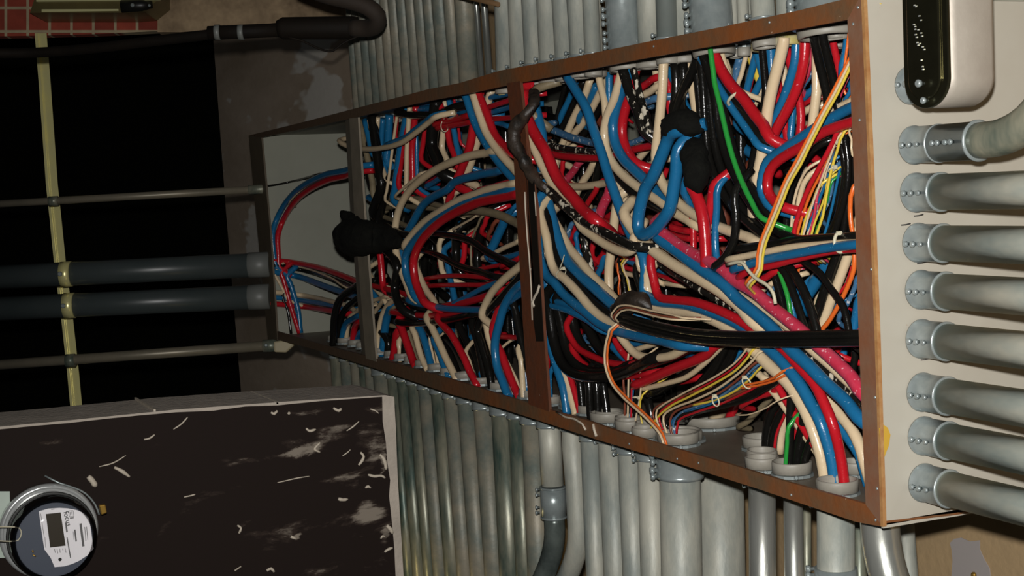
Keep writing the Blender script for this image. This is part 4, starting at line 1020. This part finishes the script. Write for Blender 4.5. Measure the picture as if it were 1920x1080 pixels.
# ------------------------------------------------------------------ beyond the far end: pipes, strut, meter
def thing_tube(name, lab, cat, pts, r, m, grp=None, n=24, sp=True):
    mb = MB(); P = spline(pts) if sp else pts; mb.tube(P, r, n); return tag(mb.build(name, m), lab, cat, grp)
ZS = zdep(hY(495, 500, 0)) - .045
for i, (xa, ya, xb, yb, w, lab) in enumerate([(-30, 521, 500, 496, 47, 'upper of the two thick dark plastic conduits entering the far end of the trough'), (-30, 580, 502, 556, 47, 'lower of the two thick dark plastic conduits entering the far end of the trough')]):
    a, b = at(xa, ya, ZS - .02), at(xb, yb, ZS); r = rad(w, b) * .96
    root = empty('plastic_conduit'); tag(root, lab, 'conduit', 'plastic conduits at the far end')
    mb = MB(); mb.tube([a, b], r, 28); mb.build('pipe', 'pvc', root)
    d = (b - a).normalized(); q = at(466, yb + 1.5, ZS)
    mb = MB(); mb.lathe(q, d, [(r, 0), (r * 1.06, .001), (r * 1.06, .07), (r * .9, .072)], 28); mb.build('coupling', 'pvc_light', root)
    s = at(122 + i * 6, ya - 7, ZS - .02)
    mb = MB(); mb.lathe(s - d * .012, d, [(r * 1.0, 0), (r * 1.05, 0), (r * 1.05, .034), (r, .034)], 28); mb.build('strap', 'strut', root)
    screw(root, s - VIEW * r * 1.05, -VIEW, .008, 'strap_screw')
for xa, ya, xb, yb, w, lab, lo in [(-30, 384, 500, 354, 14, 'thin grey tube crossing the dark opening above the thick plastic conduits', 0), (-30, 686, 520, 647, 19, 'thin pale tube crossing the dark opening below the thick plastic conduits', 1)]:
    a, b = at(xa, ya, ZS + .0), at(xb, yb, ZS); r = rad(w, b); d = (b - a).normalized()
    root = empty('thin_conduit'); tag(root, lab, 'conduit', 'thin tubes at the far end')
    mb = MB(); mb.tube([a, b], r, 18); mb.build('pipe', 'emt_far', root)
    q = at(493 if lo else 466, yb + (2 if lo else 2), ZS)
    mb = MB(); mb.lathe(q, d, [(r, 0), (r * 1.25, .001), (r * 1.25, .045 if lo else .06), (r, .047 if lo else .062)], 20); mb.build('connector', 'galv_dark', root)
    if lo:
        screw(root, at(500, 647, ZS - .02), -VIEW, .006)
        mb = MB(); P = [at(514, 640, ZS - .01), at(540, 636, ZS - .01), at(558, 641, ZS - .01), at(550, 650, ZS - .01), at(538, 661, ZS - .01), at(515, 660, ZS - .01)]
        mb.prism([p - VIEW * .02 for p in P], VIEW * .04); mb.build('pull_elbow', mat('cream_elbow', srgb(170, 158, 128), 0.5), root, bevel=.006)
    s = at(100 if not lo else 132, ya - (7 if not lo else 10), ZS); mb = MB(); mb.lathe(s - d * .014, d, [(r, 0), (r * 1.3, 0), (r * 1.3, .03), (r, .03)], 18); mb.build('strap', 'galv_dark', root)
# gold strut channel behind the pipes
root = empty('strut_channel'); tag(root, 'gold zinc strut channel standing in the dark opening behind the pipes', 'strut channel')
ST = [(76, 62), (84, 160), (97, 345), (104, 410), (113, 500), (126, 600), (137, 700), (143, 765)]
zs = 5.08
for nm, off, w, dd, m in (('web', 0, 22, .012, 'strut'), ('lip', -8.5, 5, 0, 'strut'), ('lip', 8.5, 5, 0, 'strut')):
    mb = MB(); mb.strip([at(x + off - w / 2, y, zs + dd) for x, y in ST], [at(x + off + w / 2, y, zs + dd) for x, y in ST], VIEW * .003); mb.build(nm, m, root)
for y in (94, 100): pass
thing_tube('black_cable', 'slack black cable running under the brick, across the gold strut', 'cable', [at(-30, 100, 3.95), at(60, 99, 3.95), at(160, 92, 3.9), at(280, 78, 3.82), at(400, 64, 3.76)], rad(19, at(100, 90, 3.9)), 'blackpipe')
root = empty('black_pipe'); tag(root, 'black sleeved pipe lying along the bottom of the stone header', 'pipe')
z0 = 3.72
mb = MB(); mb.tube([at(390, 62, z0), at(530, 56, z0)], rad(26, at(400, 60, z0)), 20); mb.build('pipe', 'blackpipe', root)
mb = MB(); mb.tube([at(520, 54, z0), at(530, 53, z0), at(660, 52, z0), at(672, 52, z0)], [rad(30, at(500, 50, z0)), rad(41, at(500, 50, z0)), rad(43, at(500, 50, z0)), rad(40, at(500, 50, z0))], 24); mb.build('sleeve', 'blackpipe', root)
for x in (408, 452):
    mb = MB(); mb.tube([at(x - 5, 61, z0), at(x + 5, 60.5, z0)], rad(29, at(x, 60, z0)), 20); mb.build('band', 'pvc_light', root)
thing_tube('pipe_elbow', 'brown pipe bending back on itself above the trough beside the black sleeve', 'pipe', [at(560, -30, 3.62), at(610, -10, 3.62), at(650, 0, 3.62), at(688, 12, 3.62), at(708, 30, 3.63), at(706, 46, 3.65), at(690, 53, 3.68), at(660, 53, 3.7)], rad(33, at(700, 30, 3.62)), 'brownpipe')
thing_tube('loose_wire', 'thin black wire sagging in a V below the black sleeved pipe', 'wire', [at(540, 70, 3.7), at(565, 76, 3.7), at(595, 90, 3.7), at(613, 96, 3.7), at(625, 95, 3.7), at(640, 83, 3.7), at(655, 75, 3.7), at(672, 68, 3.7)], rad(4, at(600, 80, 3.7)), 'blackpipe', n=8)
thing_tube('brown_bar', 'brown bar crossing in front of the shiny narrow conduits at the top', 'pipe', [hY(800, -22, .05), hY(880, -4, .05), hY(934, 8, .05)], rad(9, hY(900, 0, .05)), mat('brown_bar', srgb(120, 92, 62), 0.5, 0.2), sp=False)
# small enclosure on the brick
root = empty('enclosure'); tag(root, 'olive metal enclosure with a bright lower lip, mounted on the brick', 'electrical box')
ze = 5.0
mb = MB(); mb.prism([at(x, y, ze) for x, y in [(56, 24), (64, 0), (64, -90), (296, -90), (296, 0), (270, 21), (235, 24)]], VIEW * .18); mb.build('case', 'enclosure', root)
mb = MB(); mb.prism([at(x, y, ze - .02) for x, y in [(68, 3), (68, -90), (298, -90), (298, 0)]], VIEW * .02); mb.build('cover', 'cream', root)
mb = MB(); mb.prism([at(x, y, ze - .006) for x, y in [(78, 17.5), (222, 17), (222, 20.5), (78, 22.5)]], VIEW * .006); mb.build('lip_glint', 'cream', root)  # pale strip: the bright reflection along the lip, put into its colour
mb = MB(); mb.tube([at(228, 12, ze - .02), at(266, 10, ze - .02), at(286, 9, ze - .01)], [.022, .02, .012], 16); mb.build('latch', 'meter_dark', root)
screw(root, at(250, 11, ze - .045), -VIEW, .007, 'latch_screw'); screw(root, at(281, 11, ze - .03), -VIEW, .005, 'latch_screw')

# electricity meter on the tarred wall
c = hX(90, 993, SX + .004)
root = empty('electricity_meter'); tag(root, 'round electricity meter with a digital display, mounted on the tarred block wall', 'meter')
R0 = .092; XP = Vector((1, 0, 0))
mb = MB(); mb.lathe(c, XP, [(R0 * .96, 0), (R0, .002), (R0, .018), (R0 * .93, .024), (R0 * .9, .02)], 64, cap=True); mb.build('sealing_ring', 'glassring', root)
mb = MB(); mb.lathe(c, XP, [(R0 * .86, .022), (R0 * .86, .04), (R0 * .84, .05)], 64); mb.build('back_shell', 'meter_dark', root)
mb = MB(); mb.lathe(c + XP * .052, XP, [(R0 * .90, 0), (R0 * .90, .004), (R0 * .88, .004)], 64); mb.build('inner_ring', 'meter_dark', root)
mb = MB(); mb.lathe(c, XP, [(R0 * .78, .05), (R0 * .80, .085), (R0 * .76, .097)], 64); mb.build('display_housing', 'meter_body', root)
XPL = c.x + .098
def onp(pts, dx=0): return [hX(60 + x / 8.308, 940 + y / 8.308, XPL + dx) for x, y in pts]
plate = MB(); plate.prism(onp([(105, 155), (250, 112), (430, 100), (560, 108), (700, 135), (800, 180), (885, 258), (910, 400), (958, 735), (860, 840), (740, 920), (620, 975), (500, 1010), (350, 1022), (290, 880), (190, 745), (150, 480)]), (.0015, 0, 0))
pl = plate.build('dial_plate', 'plate', root)
mb = MB(); mb.prism(onp([(215, 198), (445, 172), (522, 688), (283, 718)], .0018), (.0012, 0, 0)); mb.build('display', 'lcd', pl)
def bar(a, b, w, m='text', nm='print_line'):
    p, q = onp([a, b], .0018); d = (q - p).normalized(); s = Vector((0, -d.z, d.y)) * (w / 8.308 * zdep(p) / F / 2)
    mb = MB(); mb.prism([p - s, q - s, q + s, p + s], (.0008, 0, 0)); mb.build(nm, m, pl)
bar((755, 345), (800, 700), 34, nm='barcode'); bar((665, 440), (688, 625), 22, nm='barcode'); 
for k, (a, b, w) in enumerate([((820, 400), (838, 615), 8), ((850, 395), (868, 600), 8), ((640, 470), (655, 600), 6), ((135, 190), (190, 560), 6), ((545, 560), (600, 880), 16), ((525, 330), (545, 480), 24), ((350, 740), (362, 800), 7), ((390, 740), (402, 810), 7), ((430, 735), (440, 800), 7), ((475, 735), (482, 760), 7), ((515, 730), (530, 800), 7), ((300, 125), (350, 120), 8), ((200, 560), (215, 720), 6), ((590, 260), (650, 255), 14)]): bar(a, b, w)
for a, b in [((570, 150), (640, 145)), ((640, 145), (652, 235)), ((652, 235), (582, 240)), ((582, 240), (570, 150)), ((590, 165), (600, 225)), ((615, 160), (628, 222))]: bar(a, b, 6)
p = hX(60 + 436 / 8.308, 940 + 905 / 8.308, XPL + .002); mb = MB(); mb.lathe(p, XP, [(.0032, 0), (.0032, .001)], 16); mb.build('test_lens', 'meter_dark', pl)
for a, b, w in [((5, 760), (20, 800), 26), ((10, 830), (60, 860), 22)]:
    p, q = onp([a, b], -.001); mb = MB(); mb.tube([p, q], w * .5 / 8.308 * 2.8 / F, 8); mb.build('contact', 'brass', root)
# dial lettering
cu = bpy.data.curves.new('dial_lettering', 'FONT'); cu.body = 'focus'; cu.size = .0135; cu.extrude = .0003
tmp = bpy.data.objects.new('tmp', cu); COL.objects.link(tmp); bpy.context.view_layer.update()
me = bpy.data.meshes.new_from_object(tmp.evaluated_get(bpy.context.evaluated_depsgraph_get())); bpy.data.objects.remove(tmp)
o = bpy.data.objects.new('dial_lettering', me); COL.objects.link(o); o.parent = pl; me.materials.clear(); me.materials.append(M['meter_dark'])
p0, p1 = onp([(488, 168), (515, 275)], .0022); dv = (p1 - p0).normalized(); nx = XP; uv_ = nx.cross(dv)
for v in me.vertices: v.co = p0 + dv * v.co.x + uv_ * v.co.y + nx * v.co.z
mb = MB(); mb.prism([hX(x, y, XPL - .004) for x, y in [(186, 948), (198, 946), (201, 962), (190, 966)]], (-.014, 0, 0)); mb.build('ring_clamp', 'brass', root, bevel=.002)
mb = MB(); mb.tube(spline([hX(84, 892, SX + .02), hX(110, 905, SX + .03), hX(140, 915, SX + .03), hX(160, 925, SX + .03), hX(178, 945, SX + .03), hX(186, 965, SX + .03)]), .0018, 8); mb.build('ring_latch', 'zinc', root)
mb = MB(); mb.tube(spline([hX(-2, 988, XPL), hX(20, 988, XPL), hX(36, 990, XPL), hX(40, 1000, XPL), hX(34, 1013, XPL), hX(18, 1015, XPL), hX(-2, 1014, XPL)]), .0012, 6); mb.build('seal_wire', 'tie', root)
mb = MB(); prof = [(R0 * .86, .024), (R0 * .85, .095), (R0 * .80, .112), (R0 * .68, .12), (R0 * .4, .124), (.001, .125)]
mb.lathe(c, XP, prof, 64, cap=False)
gm = bpy.data.materials.new('clear_glass_dome'); gm.use_nodes = True; nt = gm.node_tree; nt.nodes.clear()
o_ = nt.nodes.new('ShaderNodeOutputMaterial'); tr = nt.nodes.new('ShaderNodeBsdfTransparent'); gl = nt.nodes.new('ShaderNodeBsdfGlossy'); gl.inputs['Roughness'].default_value = .04
fr_ = nt.nodes.new('ShaderNodeFresnel'); fr_.inputs['IOR'].default_value = 1.45; ms = nt.nodes.new('ShaderNodeMixShader')
nt.links.new(fr_.outputs[0], ms.inputs[0]); nt.links.new(tr.outputs[0], ms.inputs[1]); nt.links.new(gl.outputs[0], ms.inputs[2]); nt.links.new(ms.outputs[0], o_.inputs[0])
mb.build('glass_dome', gm, root)
# pale card edge behind the meter
mb = MB(); mb.prism([hX(x, y, SX + .003) for x, y in [(-20, 921), (18, 921), (20, 1045), (-20, 1046)]], (.003, 0, 0)); tag(mb.build('mounting_plate', mat('pale_plate', srgb(176, 188, 176), 0.5)), 'pale plate edge behind the electricity meter', 'plate')

# ------------------------------------------------------------------ taped wads
def wad(name, lab, pts, m, parts=None, sq=1.0, seed=0, flat=False):
    P = [hY(x, y, d) for x, y, w, d in pts]; W = [rad(w, q) for (x, y, w, d), q in zip(pts, P)]
    Q = spline(P, .006); n = len(Q); rs = []
    L = [0]
    for i in range(1, len(P)): L.append(L[-1] + (P[i] - P[i - 1]).length)
    tot = 0; ds = [0]
    for i in range(1, n): tot += (Q[i] - Q[i - 1]).length; ds.append(tot)
    for i in range(n):
        s = ds[i] / tot * L[-1]; k = max(j for j in range(len(L)) if L[j] <= s + 1e-9); k = min(k, len(L) - 2)
        t = (s - L[k]) / (L[k + 1] - L[k]); e = math.sin(math.pi * min(1, max(0, (s / L[-1])))) ** .35
        rs.append(max(.001, (W[k] * (1 - t) + W[k + 1] * t) * (1 if flat else .25 + .75 * e)))
    mb = MB(); mb.tube(Q, rs, 22)
    cen = sum((Vector(v) for v in mb.v), Vector()) / len(mb.v)
    nv = []
    for v in mb.v:
        v = Vector(v); k = noise(v * 38 + Vector((seed, 0, 0))) * .006 + noise(v * 95) * .003
        # wrapped-tape ridges
        k += math.sin((v.x * .6 + v.z + v.y) * 520) * .0007
        d = (v - min(Q, key=lambda q: (q - v).length))
        nv.append(tuple(v + d.normalized() * k if d.length > 1e-6 else v))
    mb.v = nv
    return tag(mb.build(name, m), lab, 'taped splice', 'black taped splices')
wad('taped_splice', 'black tape wad near the trough lid, with blue cables coming out below', [(1242, 262, 20, .04), (1256, 246, 42, .045), (1278, 232, 58, .05), (1300, 236, 50, .06), (1322, 240, 20, .07)], 'tape', seed=1)
wad('taped_splice', 'fat black tape wad with two red cables hanging from its end', [(1296, 262, 30, .07), (1302, 290, 52, .055), (1306, 318, 56, .05), (1308, 345, 52, .05), (1310, 362, 30, .05)], 'tape', seed=2)
wad('taped_splice', 'brownish taped splice gathering blue, cream and black cables mid trough', [(1150, 592, 18, .05), (1163, 578, 34, .045), (1185, 566, 44, .04), (1205, 566, 36, .045), (1222, 580, 14, .05)], 'tape_brown', seed=3)
wad('taped_splice', 'black knotted tape and cord wrapped round the grey-brown mullion', [(628, 440, 12, -.02), (642, 441, 46, -.02), (662, 444, 74, -.018), (684, 446, 66, -.012), (710, 446, 58, .02), (738, 450, 44, .04), (758, 462, 20, .05)], 'tape', seed=4)
wad('cord_knot', 'small cord knot above the tape on the grey-brown mullion', [(640, 402, 16, -.02), (650, 405, 20, -.022), (660, 416, 22, -.022), (668, 428, 16, -.02)], 'tape', seed=5)['category'] = 'knot'
o = wad('taped_cable', 'thick black taped cable crossing in front of the rust-brown mullion', [(1002, 172, 15, .02), (1000, 195, 17, -.005), (984, 216, 22, -.02), (967, 240, 27, -.028), (964, 262, 27, -.03), (973, 284, 27, -.028), (986, 306, 24, -.02), (1000, 330, 20, 0), (1014, 346, 17, .02), (1030, 358, 15, .035)], 'tape_brown', seed=6, flat=True); o['category'] = 'cable'

# ------------------------------------------------------------------ cables
CN = {'B': 'blue', 'R': 'red', 'W': 'cream', 'K': 'black', 'G': 'green', 'Y': 'yellow', 'O': 'orange', 'T': 'dusty grey', 'N': 'brown', 'L': 'speckled blue', 'P': 'speckled pink', 'M': 'paint-splashed black'}
LM = [(1500, 60, 'the near-corner lid'), (1400, 90, 'the yellowed bushings'), (1330, 90, 'the lid over black fan'), (1240, 115, 'the lid past wads'), (1150, 135, 'the lid mid trough'), (1060, 150, 'the lid near mullion'),
      (1615, 130, 'the upper near stile'), (1615, 260, 'the stile above tie'), (1620, 455, 'the near stile'), (1620, 620, 'the stile at black pair'), (1620, 760, 'the lower near stile'), (1615, 870, 'the near bottom corner'),
      (1280, 235, 'the upper tape wad'), (1308, 350, 'the fat tape wad'), (1185, 575, 'the brown splice'), (1210, 440, 'the blue loop'), (1400, 500, 'the long tie'), (1440, 370, 'the green cable'), (1450, 260, 'the red lid curve'),
      (1565, 915, 'the nearest bushing'), (1485, 880, 'the black-filled bushing'), (1435, 840, 'the wide rear bushing'), (1345, 800, 'the largest bushing'), (1250, 830, 'the wire-filled bushing'), (1185, 810, 'the thin-wire bushing'), (1115, 800, 'the triple black bushing'), (1070, 790, 'the floor by mullion'),
      (1000, 180, 'the rusty mullion head'), (985, 350, 'the rusty mullion'), (995, 560, 'the lower rusty mullion'), (1340, 560, 'the near bay middle'), (1100, 300, 'the red crossing cable'), (1130, 440, 'the big red arc'), (1400, 650, 'the black cable pair'), (1150, 690, 'the black loops'), (1300, 700, 'the red lower curve'), (1445, 720, 'the cream corner arc'), (1540, 540, 'the orange wire'), (1520, 380, 'the thin wire fan'),
      (900, 175, 'the middle-bay lid'), (820, 215, 'the dark lid cables'), (740, 225, 'the grey-mullion lid'), (680, 270, 'the grey mullion head'), (685, 450, 'the knotted tape'), (690, 570, 'the lower grey mullion'), (760, 480, 'the cream hoop'), (860, 300, 'the red uprights'), (860, 460, 'the middle-bay middle'), (800, 590, 'the crossing cables'), (900, 600, 'the cream sweep'), (960, 740, 'the floor before mullion'), (890, 730, 'the rail mid bay'), (800, 700, 'the rail near mullion'), (730, 680, 'the grey mullion foot'), (720, 390, 'the dusty crossing cables'),
      (512, 470, 'the far stile'), (510, 500, 'the upper plastic conduit'), (510, 560, 'the lower plastic conduit'), (550, 620, 'the far floor bushing'), (640, 330, 'the grey mullion'), (640, 640, 'the far bottom rail'), (580, 340, 'the far panel')]
def landmark(x, y, avoid=None):
    return min((l for l in LM if l[2] != avoid), key=lambda l: (l[0] - x) ** 2 + (l[1] - y) ** 2)[2]
def bay(x): return 'near' if x > 1000 else ('middle' if x > 680 else 'far')
recs = []; DEPS = []
for ln in CABLES.strip().splitlines():
    if ln.startswith('#'): continue
    c_, w, d, *pt = ln.split(); w = float(w); d = float(d)
    pts = [tuple(float(q) for q in p.split(',')) for p in pt]
    dep = [p[2] if len(p) > 2 else None for p in pts]; last = d; dl = []
    for q in dep: last = q if q is not None else last; dl.append(last)
    DEPS.append(dl); recs.append([c_, w, d, [p[:2] for p in pts]])
def clampp(p, r):
    p = Vector(p)
    p.z = max(zfloor(p.x) + .003, min(zlid(p.x) - .004, p.z)); p.y = min(p.y, DEEP - r - .003); p.x = min(p.x, -.012)
    return p
lab_n = {}
built = []
for (c_, w, d, pts), dl in zip(recs, DEPS):
    P = []
    for (x, y), dd_ in zip(pts, dl):
        q = hY(x, y, dd_); lim = xf1 + (xf0 - xf1) * (q.z / H) + .02
        if q.x < lim: q = hX(x, y, lim)
        P.append(q)
    r = rad(w, P[len(P) // 2]) * (1.17 if w > 6 else .95)
    if d > 0:
        for s in (0, -1):
            q = P[s]; t = (P[s] - P[1 if s == 0 else -2]).normalized()
            dd = Vector((0, .035 if d < .09 else .05, 0))
            e = q + t * .035 + dd
            if q.z > H - .16 and t.z > .5: e = q + t * ((H - .006 - q.z) / t.z)
            elif q.z < .12 and t.z < -.5: e = q + t * ((.006 - q.z) / t.z)
            if q.z > .03 and q.z < H - .03: P = [e] + P if s == 0 else P + [e]
        P = [clampp(p, r) for p in P]
        for p in P: p.x = max(p.x, xf1 + (xf0 - xf1) * (p.z / H) + r + .004)
    built.append((c_, w, d, pts, P, r))
raw = []
for c_, w, d, pts, P, r in built:
    b = bay(sum(p[0] for p in pts) / len(pts))
    a = landmark(*pts[0]); z = landmark(*pts[-1], avoid=a)
    raw.append((b, w, c_, a, z, 'thin ' if w <= 6 else ('thick ' if w >= (17 if b == 'near' else 13) else '')))
def lab_of(q, n=None):
    b, w, c_, a, z, size = q
    s = f"{size}{CN[c_]} {'wire' if w <= 6 else 'cable'} from {a} to {z}" + (f", {od(n)} from far end" if n is not None else '')
    for cut in (' the ', ' the ', ' the ', ' the '):
        if len(s.split()) > 16: s = s.replace(cut, ' ', 1)
    if len(s.split()) > 16: s = s.replace('thick ', '', 1)
    return s
keys = [lab_of(q) for q in raw]
cnt = {}
for k in keys: cnt[k] = cnt.get(k, 0) + 1
order = {}
for i in sorted(range(len(keys)), key=lambda i: sum(p[0] for p in built[i][3]) / len(built[i][3])):
    order.setdefault(keys[i], []).append(i)
# past about 300 cables the least visible ones join the tangle
size_of = lambda q: q[1] * sum(math.dist(a, b) for a, b in zip(q[3], q[3][1:])) * (1.3 - q[2])
rank = sorted([i for i, q in enumerate(built) if q[1] > 6], key=lambda i: -size_of(built[i]))
small = set(rank[296:])
tangle = []
for i, (c_, w, d, pts, P, r) in enumerate(built):
    wire = w <= 6
    mb = MB(); mb.tube(spline(P), r, 8 if wire else 12)
    if i in small: tangle.append((mb, CC[c_])); continue
    o = mb.build('control_wire' if wire else 'power_cable', CC[c_])
    tag(o, lab_of(raw[i], order[keys[i]].index(i) if cnt[keys[i]] > 1 else None), 'wire' if wire else 'cable', f"{'thin wires' if wire else 'power cables'} in the {raw[i][0]} bay")
# the crowd of cables lying behind those, against the back panel
rnd = random.Random(11)
pal = 'KKKKKKKKKKKKBRWKN'
for bayn, x0, x1, n in (('near', -2.05, -.06, 84), ('middle', -3.0, -1.6, 46)):
    for i in range(n):
        c_ = rnd.choice(pal); r = rnd.uniform(.009, .0125)
        x = x0 + (x1 - x0) * (i + rnd.random()) / n; y = rnd.uniform(.3, .46) if bayn == 'near' else rnd.uniform(.26, .45)
        dx = rnd.uniform(-.35, .35); P = []
        if i % 3 == 2:
            z = rnd.uniform(.15, .6)
            P = [(max(x0, x - .35), y, z), (max(x0, x - .15), y, z + rnd.uniform(-.1, .1)), (min(x1, x + .1), y, z + rnd.uniform(-.12, .12)), (min(x1, x + .35), y, z + rnd.uniform(-.1, .1))]
        else:
            P = [(x, y, .008), (x + dx * .1, y, .18), (x + dx * .5, y, .36 + rnd.uniform(-.05, .05)), (x + dx * .9, y, .56), (x + dx, y, H - .03)]
        P = [clampp((min(x1, max(x0, p[0])), p[1], p[2]), r) for p in P]
        mb = MB(); mb.tube(spline(P, .03), r, 8); tangle.append((mb, CC[c_]))
o = build_multi('cable_tangle', tangle)
tag(o, 'dense tangle of mostly black cables filling the trough behind the others', 'cables', None, 'stuff')

# ------------------------------------------------------------------ cable ties
def tie(px, py, d, ang, w, lab, th=.0016, tail=None, m='tie'):
    c = hY(px, py, d); r = rad(w, c)
    ax = Vector((math.cos(ang), 0, -math.sin(ang)))     # along the cable, in the plane of the opening
    u = Vector((0, 1, 0)); v = ax.cross(u)
    root = empty('cable_tie'); tag(root, lab, 'cable tie', 'nylon cable ties')
    mb = MB(); P = [c + (v * math.cos(t) + u * .7 * math.sin(t)) * r for t in [2 * math.pi * k / 28 for k in range(29)]]
    mb.tube(P, th, 6); mb.build('band', m, root)
    mb = MB(); q = c + v * r; mb.box(tuple(q - Vector((.003, .003, .003))), tuple(q + Vector((.003, .003, .003)))); mb.build('head', m, root)
    if tail:
        mb = MB(); mb.tube(spline([hY(x, y, d - .01) for x, y in tail]), th, 6); mb.build('tail', m, root)
tie(1380, 185, .09, 1.0, 40, 'pale cable tie round a red and a black cable under the lid', .0028)
tie(1575, 455, .05, -.1, 36, 'cable tie round the trio entering the near stile', .0028)
tie(1390, 494, .03, 1.2, 12, 'long pale cable tie with its tail across the red cables', .003, tail=[(1362, 496), (1391, 492), (1402, 506), (1415, 520), (1428, 528), (1440, 536), (1450, 550), (1454, 570)])
tie(1052, 512, .05, .8, 26, 'thin tie round the blue and cream cables beside the rusty mullion', .0012, tail=[(1048, 507), (1054, 492), (1058, 478)])
tie(1400, 718, .06, -.6, 24, 'pale tie round the fan of thin wires, upper one', .0014)
tie(1342, 752, .06, -.4, 20, 'pale tie round the fan of thin wires, lower one', .0014)
tie(1193, 745, .09, 1.5, 20, 'small tie round thin upright wires above their floor bushing', .0012)
tie(1571, 268, .09, 1.1, 10, 'small tie round thin wires, upper one near the stile', .0012)
tie(1560, 318, .09, 1.1, 18, 'small tie round thin wires, lower one near the stile', .0014)
tie(834, 236, .08, .1, 22, 'small tie round red cables at the lid in the middle bay', .0012)

# ------------------------------------------------------------------ light and camera
def light(name, kind, loc, power, size=.05, color=(1, 1, 1), aim=None, spot=None):
    l = bpy.data.lights.new(name, kind); l.energy = power; l.color = color
    if kind == 'AREA': l.size = size
    else: l.shadow_soft_size = size
    if spot: l.spot_size = spot; l.spot_blend = 1.0
    o = bpy.data.objects.new(name, l); COL.objects.link(o); o.location = loc
    if aim is not None: o.rotation_euler = (Vector(aim) - Vector(loc)).to_track_quat('-Z', 'Y').to_euler()
    return o
flash = light('camera_flash', 'SPOT', CAM + up_v * .08 - right_v * .01, FLASH, .018, (1, .985, .96), aim=at(1260, 520, 3), spot=math.radians(100))
light('work_lamp', 'POINT', at(640, 1230, 3.75), 1.1, .02, (1, .78, .35))
w = bpy.data.worlds.new('world'); SC.world = w; w.use_nodes = True
w.node_tree.nodes['Background'].inputs[0].default_value = (.9, .95, 1, 1); w.node_tree.nodes['Background'].inputs[1].default_value = .012
cam = bpy.data.cameras.new('camera'); co = bpy.data.objects.new('camera', cam); COL.objects.link(co)
cam.sensor_width = 36; cam.lens = F / 1920 * 36; cam.clip_start = .02; cam.clip_end = 60
co.location = CAM
X_ = right_v; Yc = up_v; Zc = -VIEW
co.matrix_world = Matrix(((X_.x, Yc.x, Zc.x, CAM.x), (X_.y, Yc.y, Zc.y, CAM.y), (X_.z, Yc.z, Zc.z, CAM.z), (0, 0, 0, 1)))
SC.camera = co
SC.view_settings.view_transform = 'Standard'; SC.view_settings.look = 'None'; SC.view_settings.gamma = 1; SC.view_settings.use_curve_mapping = False
SC.view_settings.exposure = 0
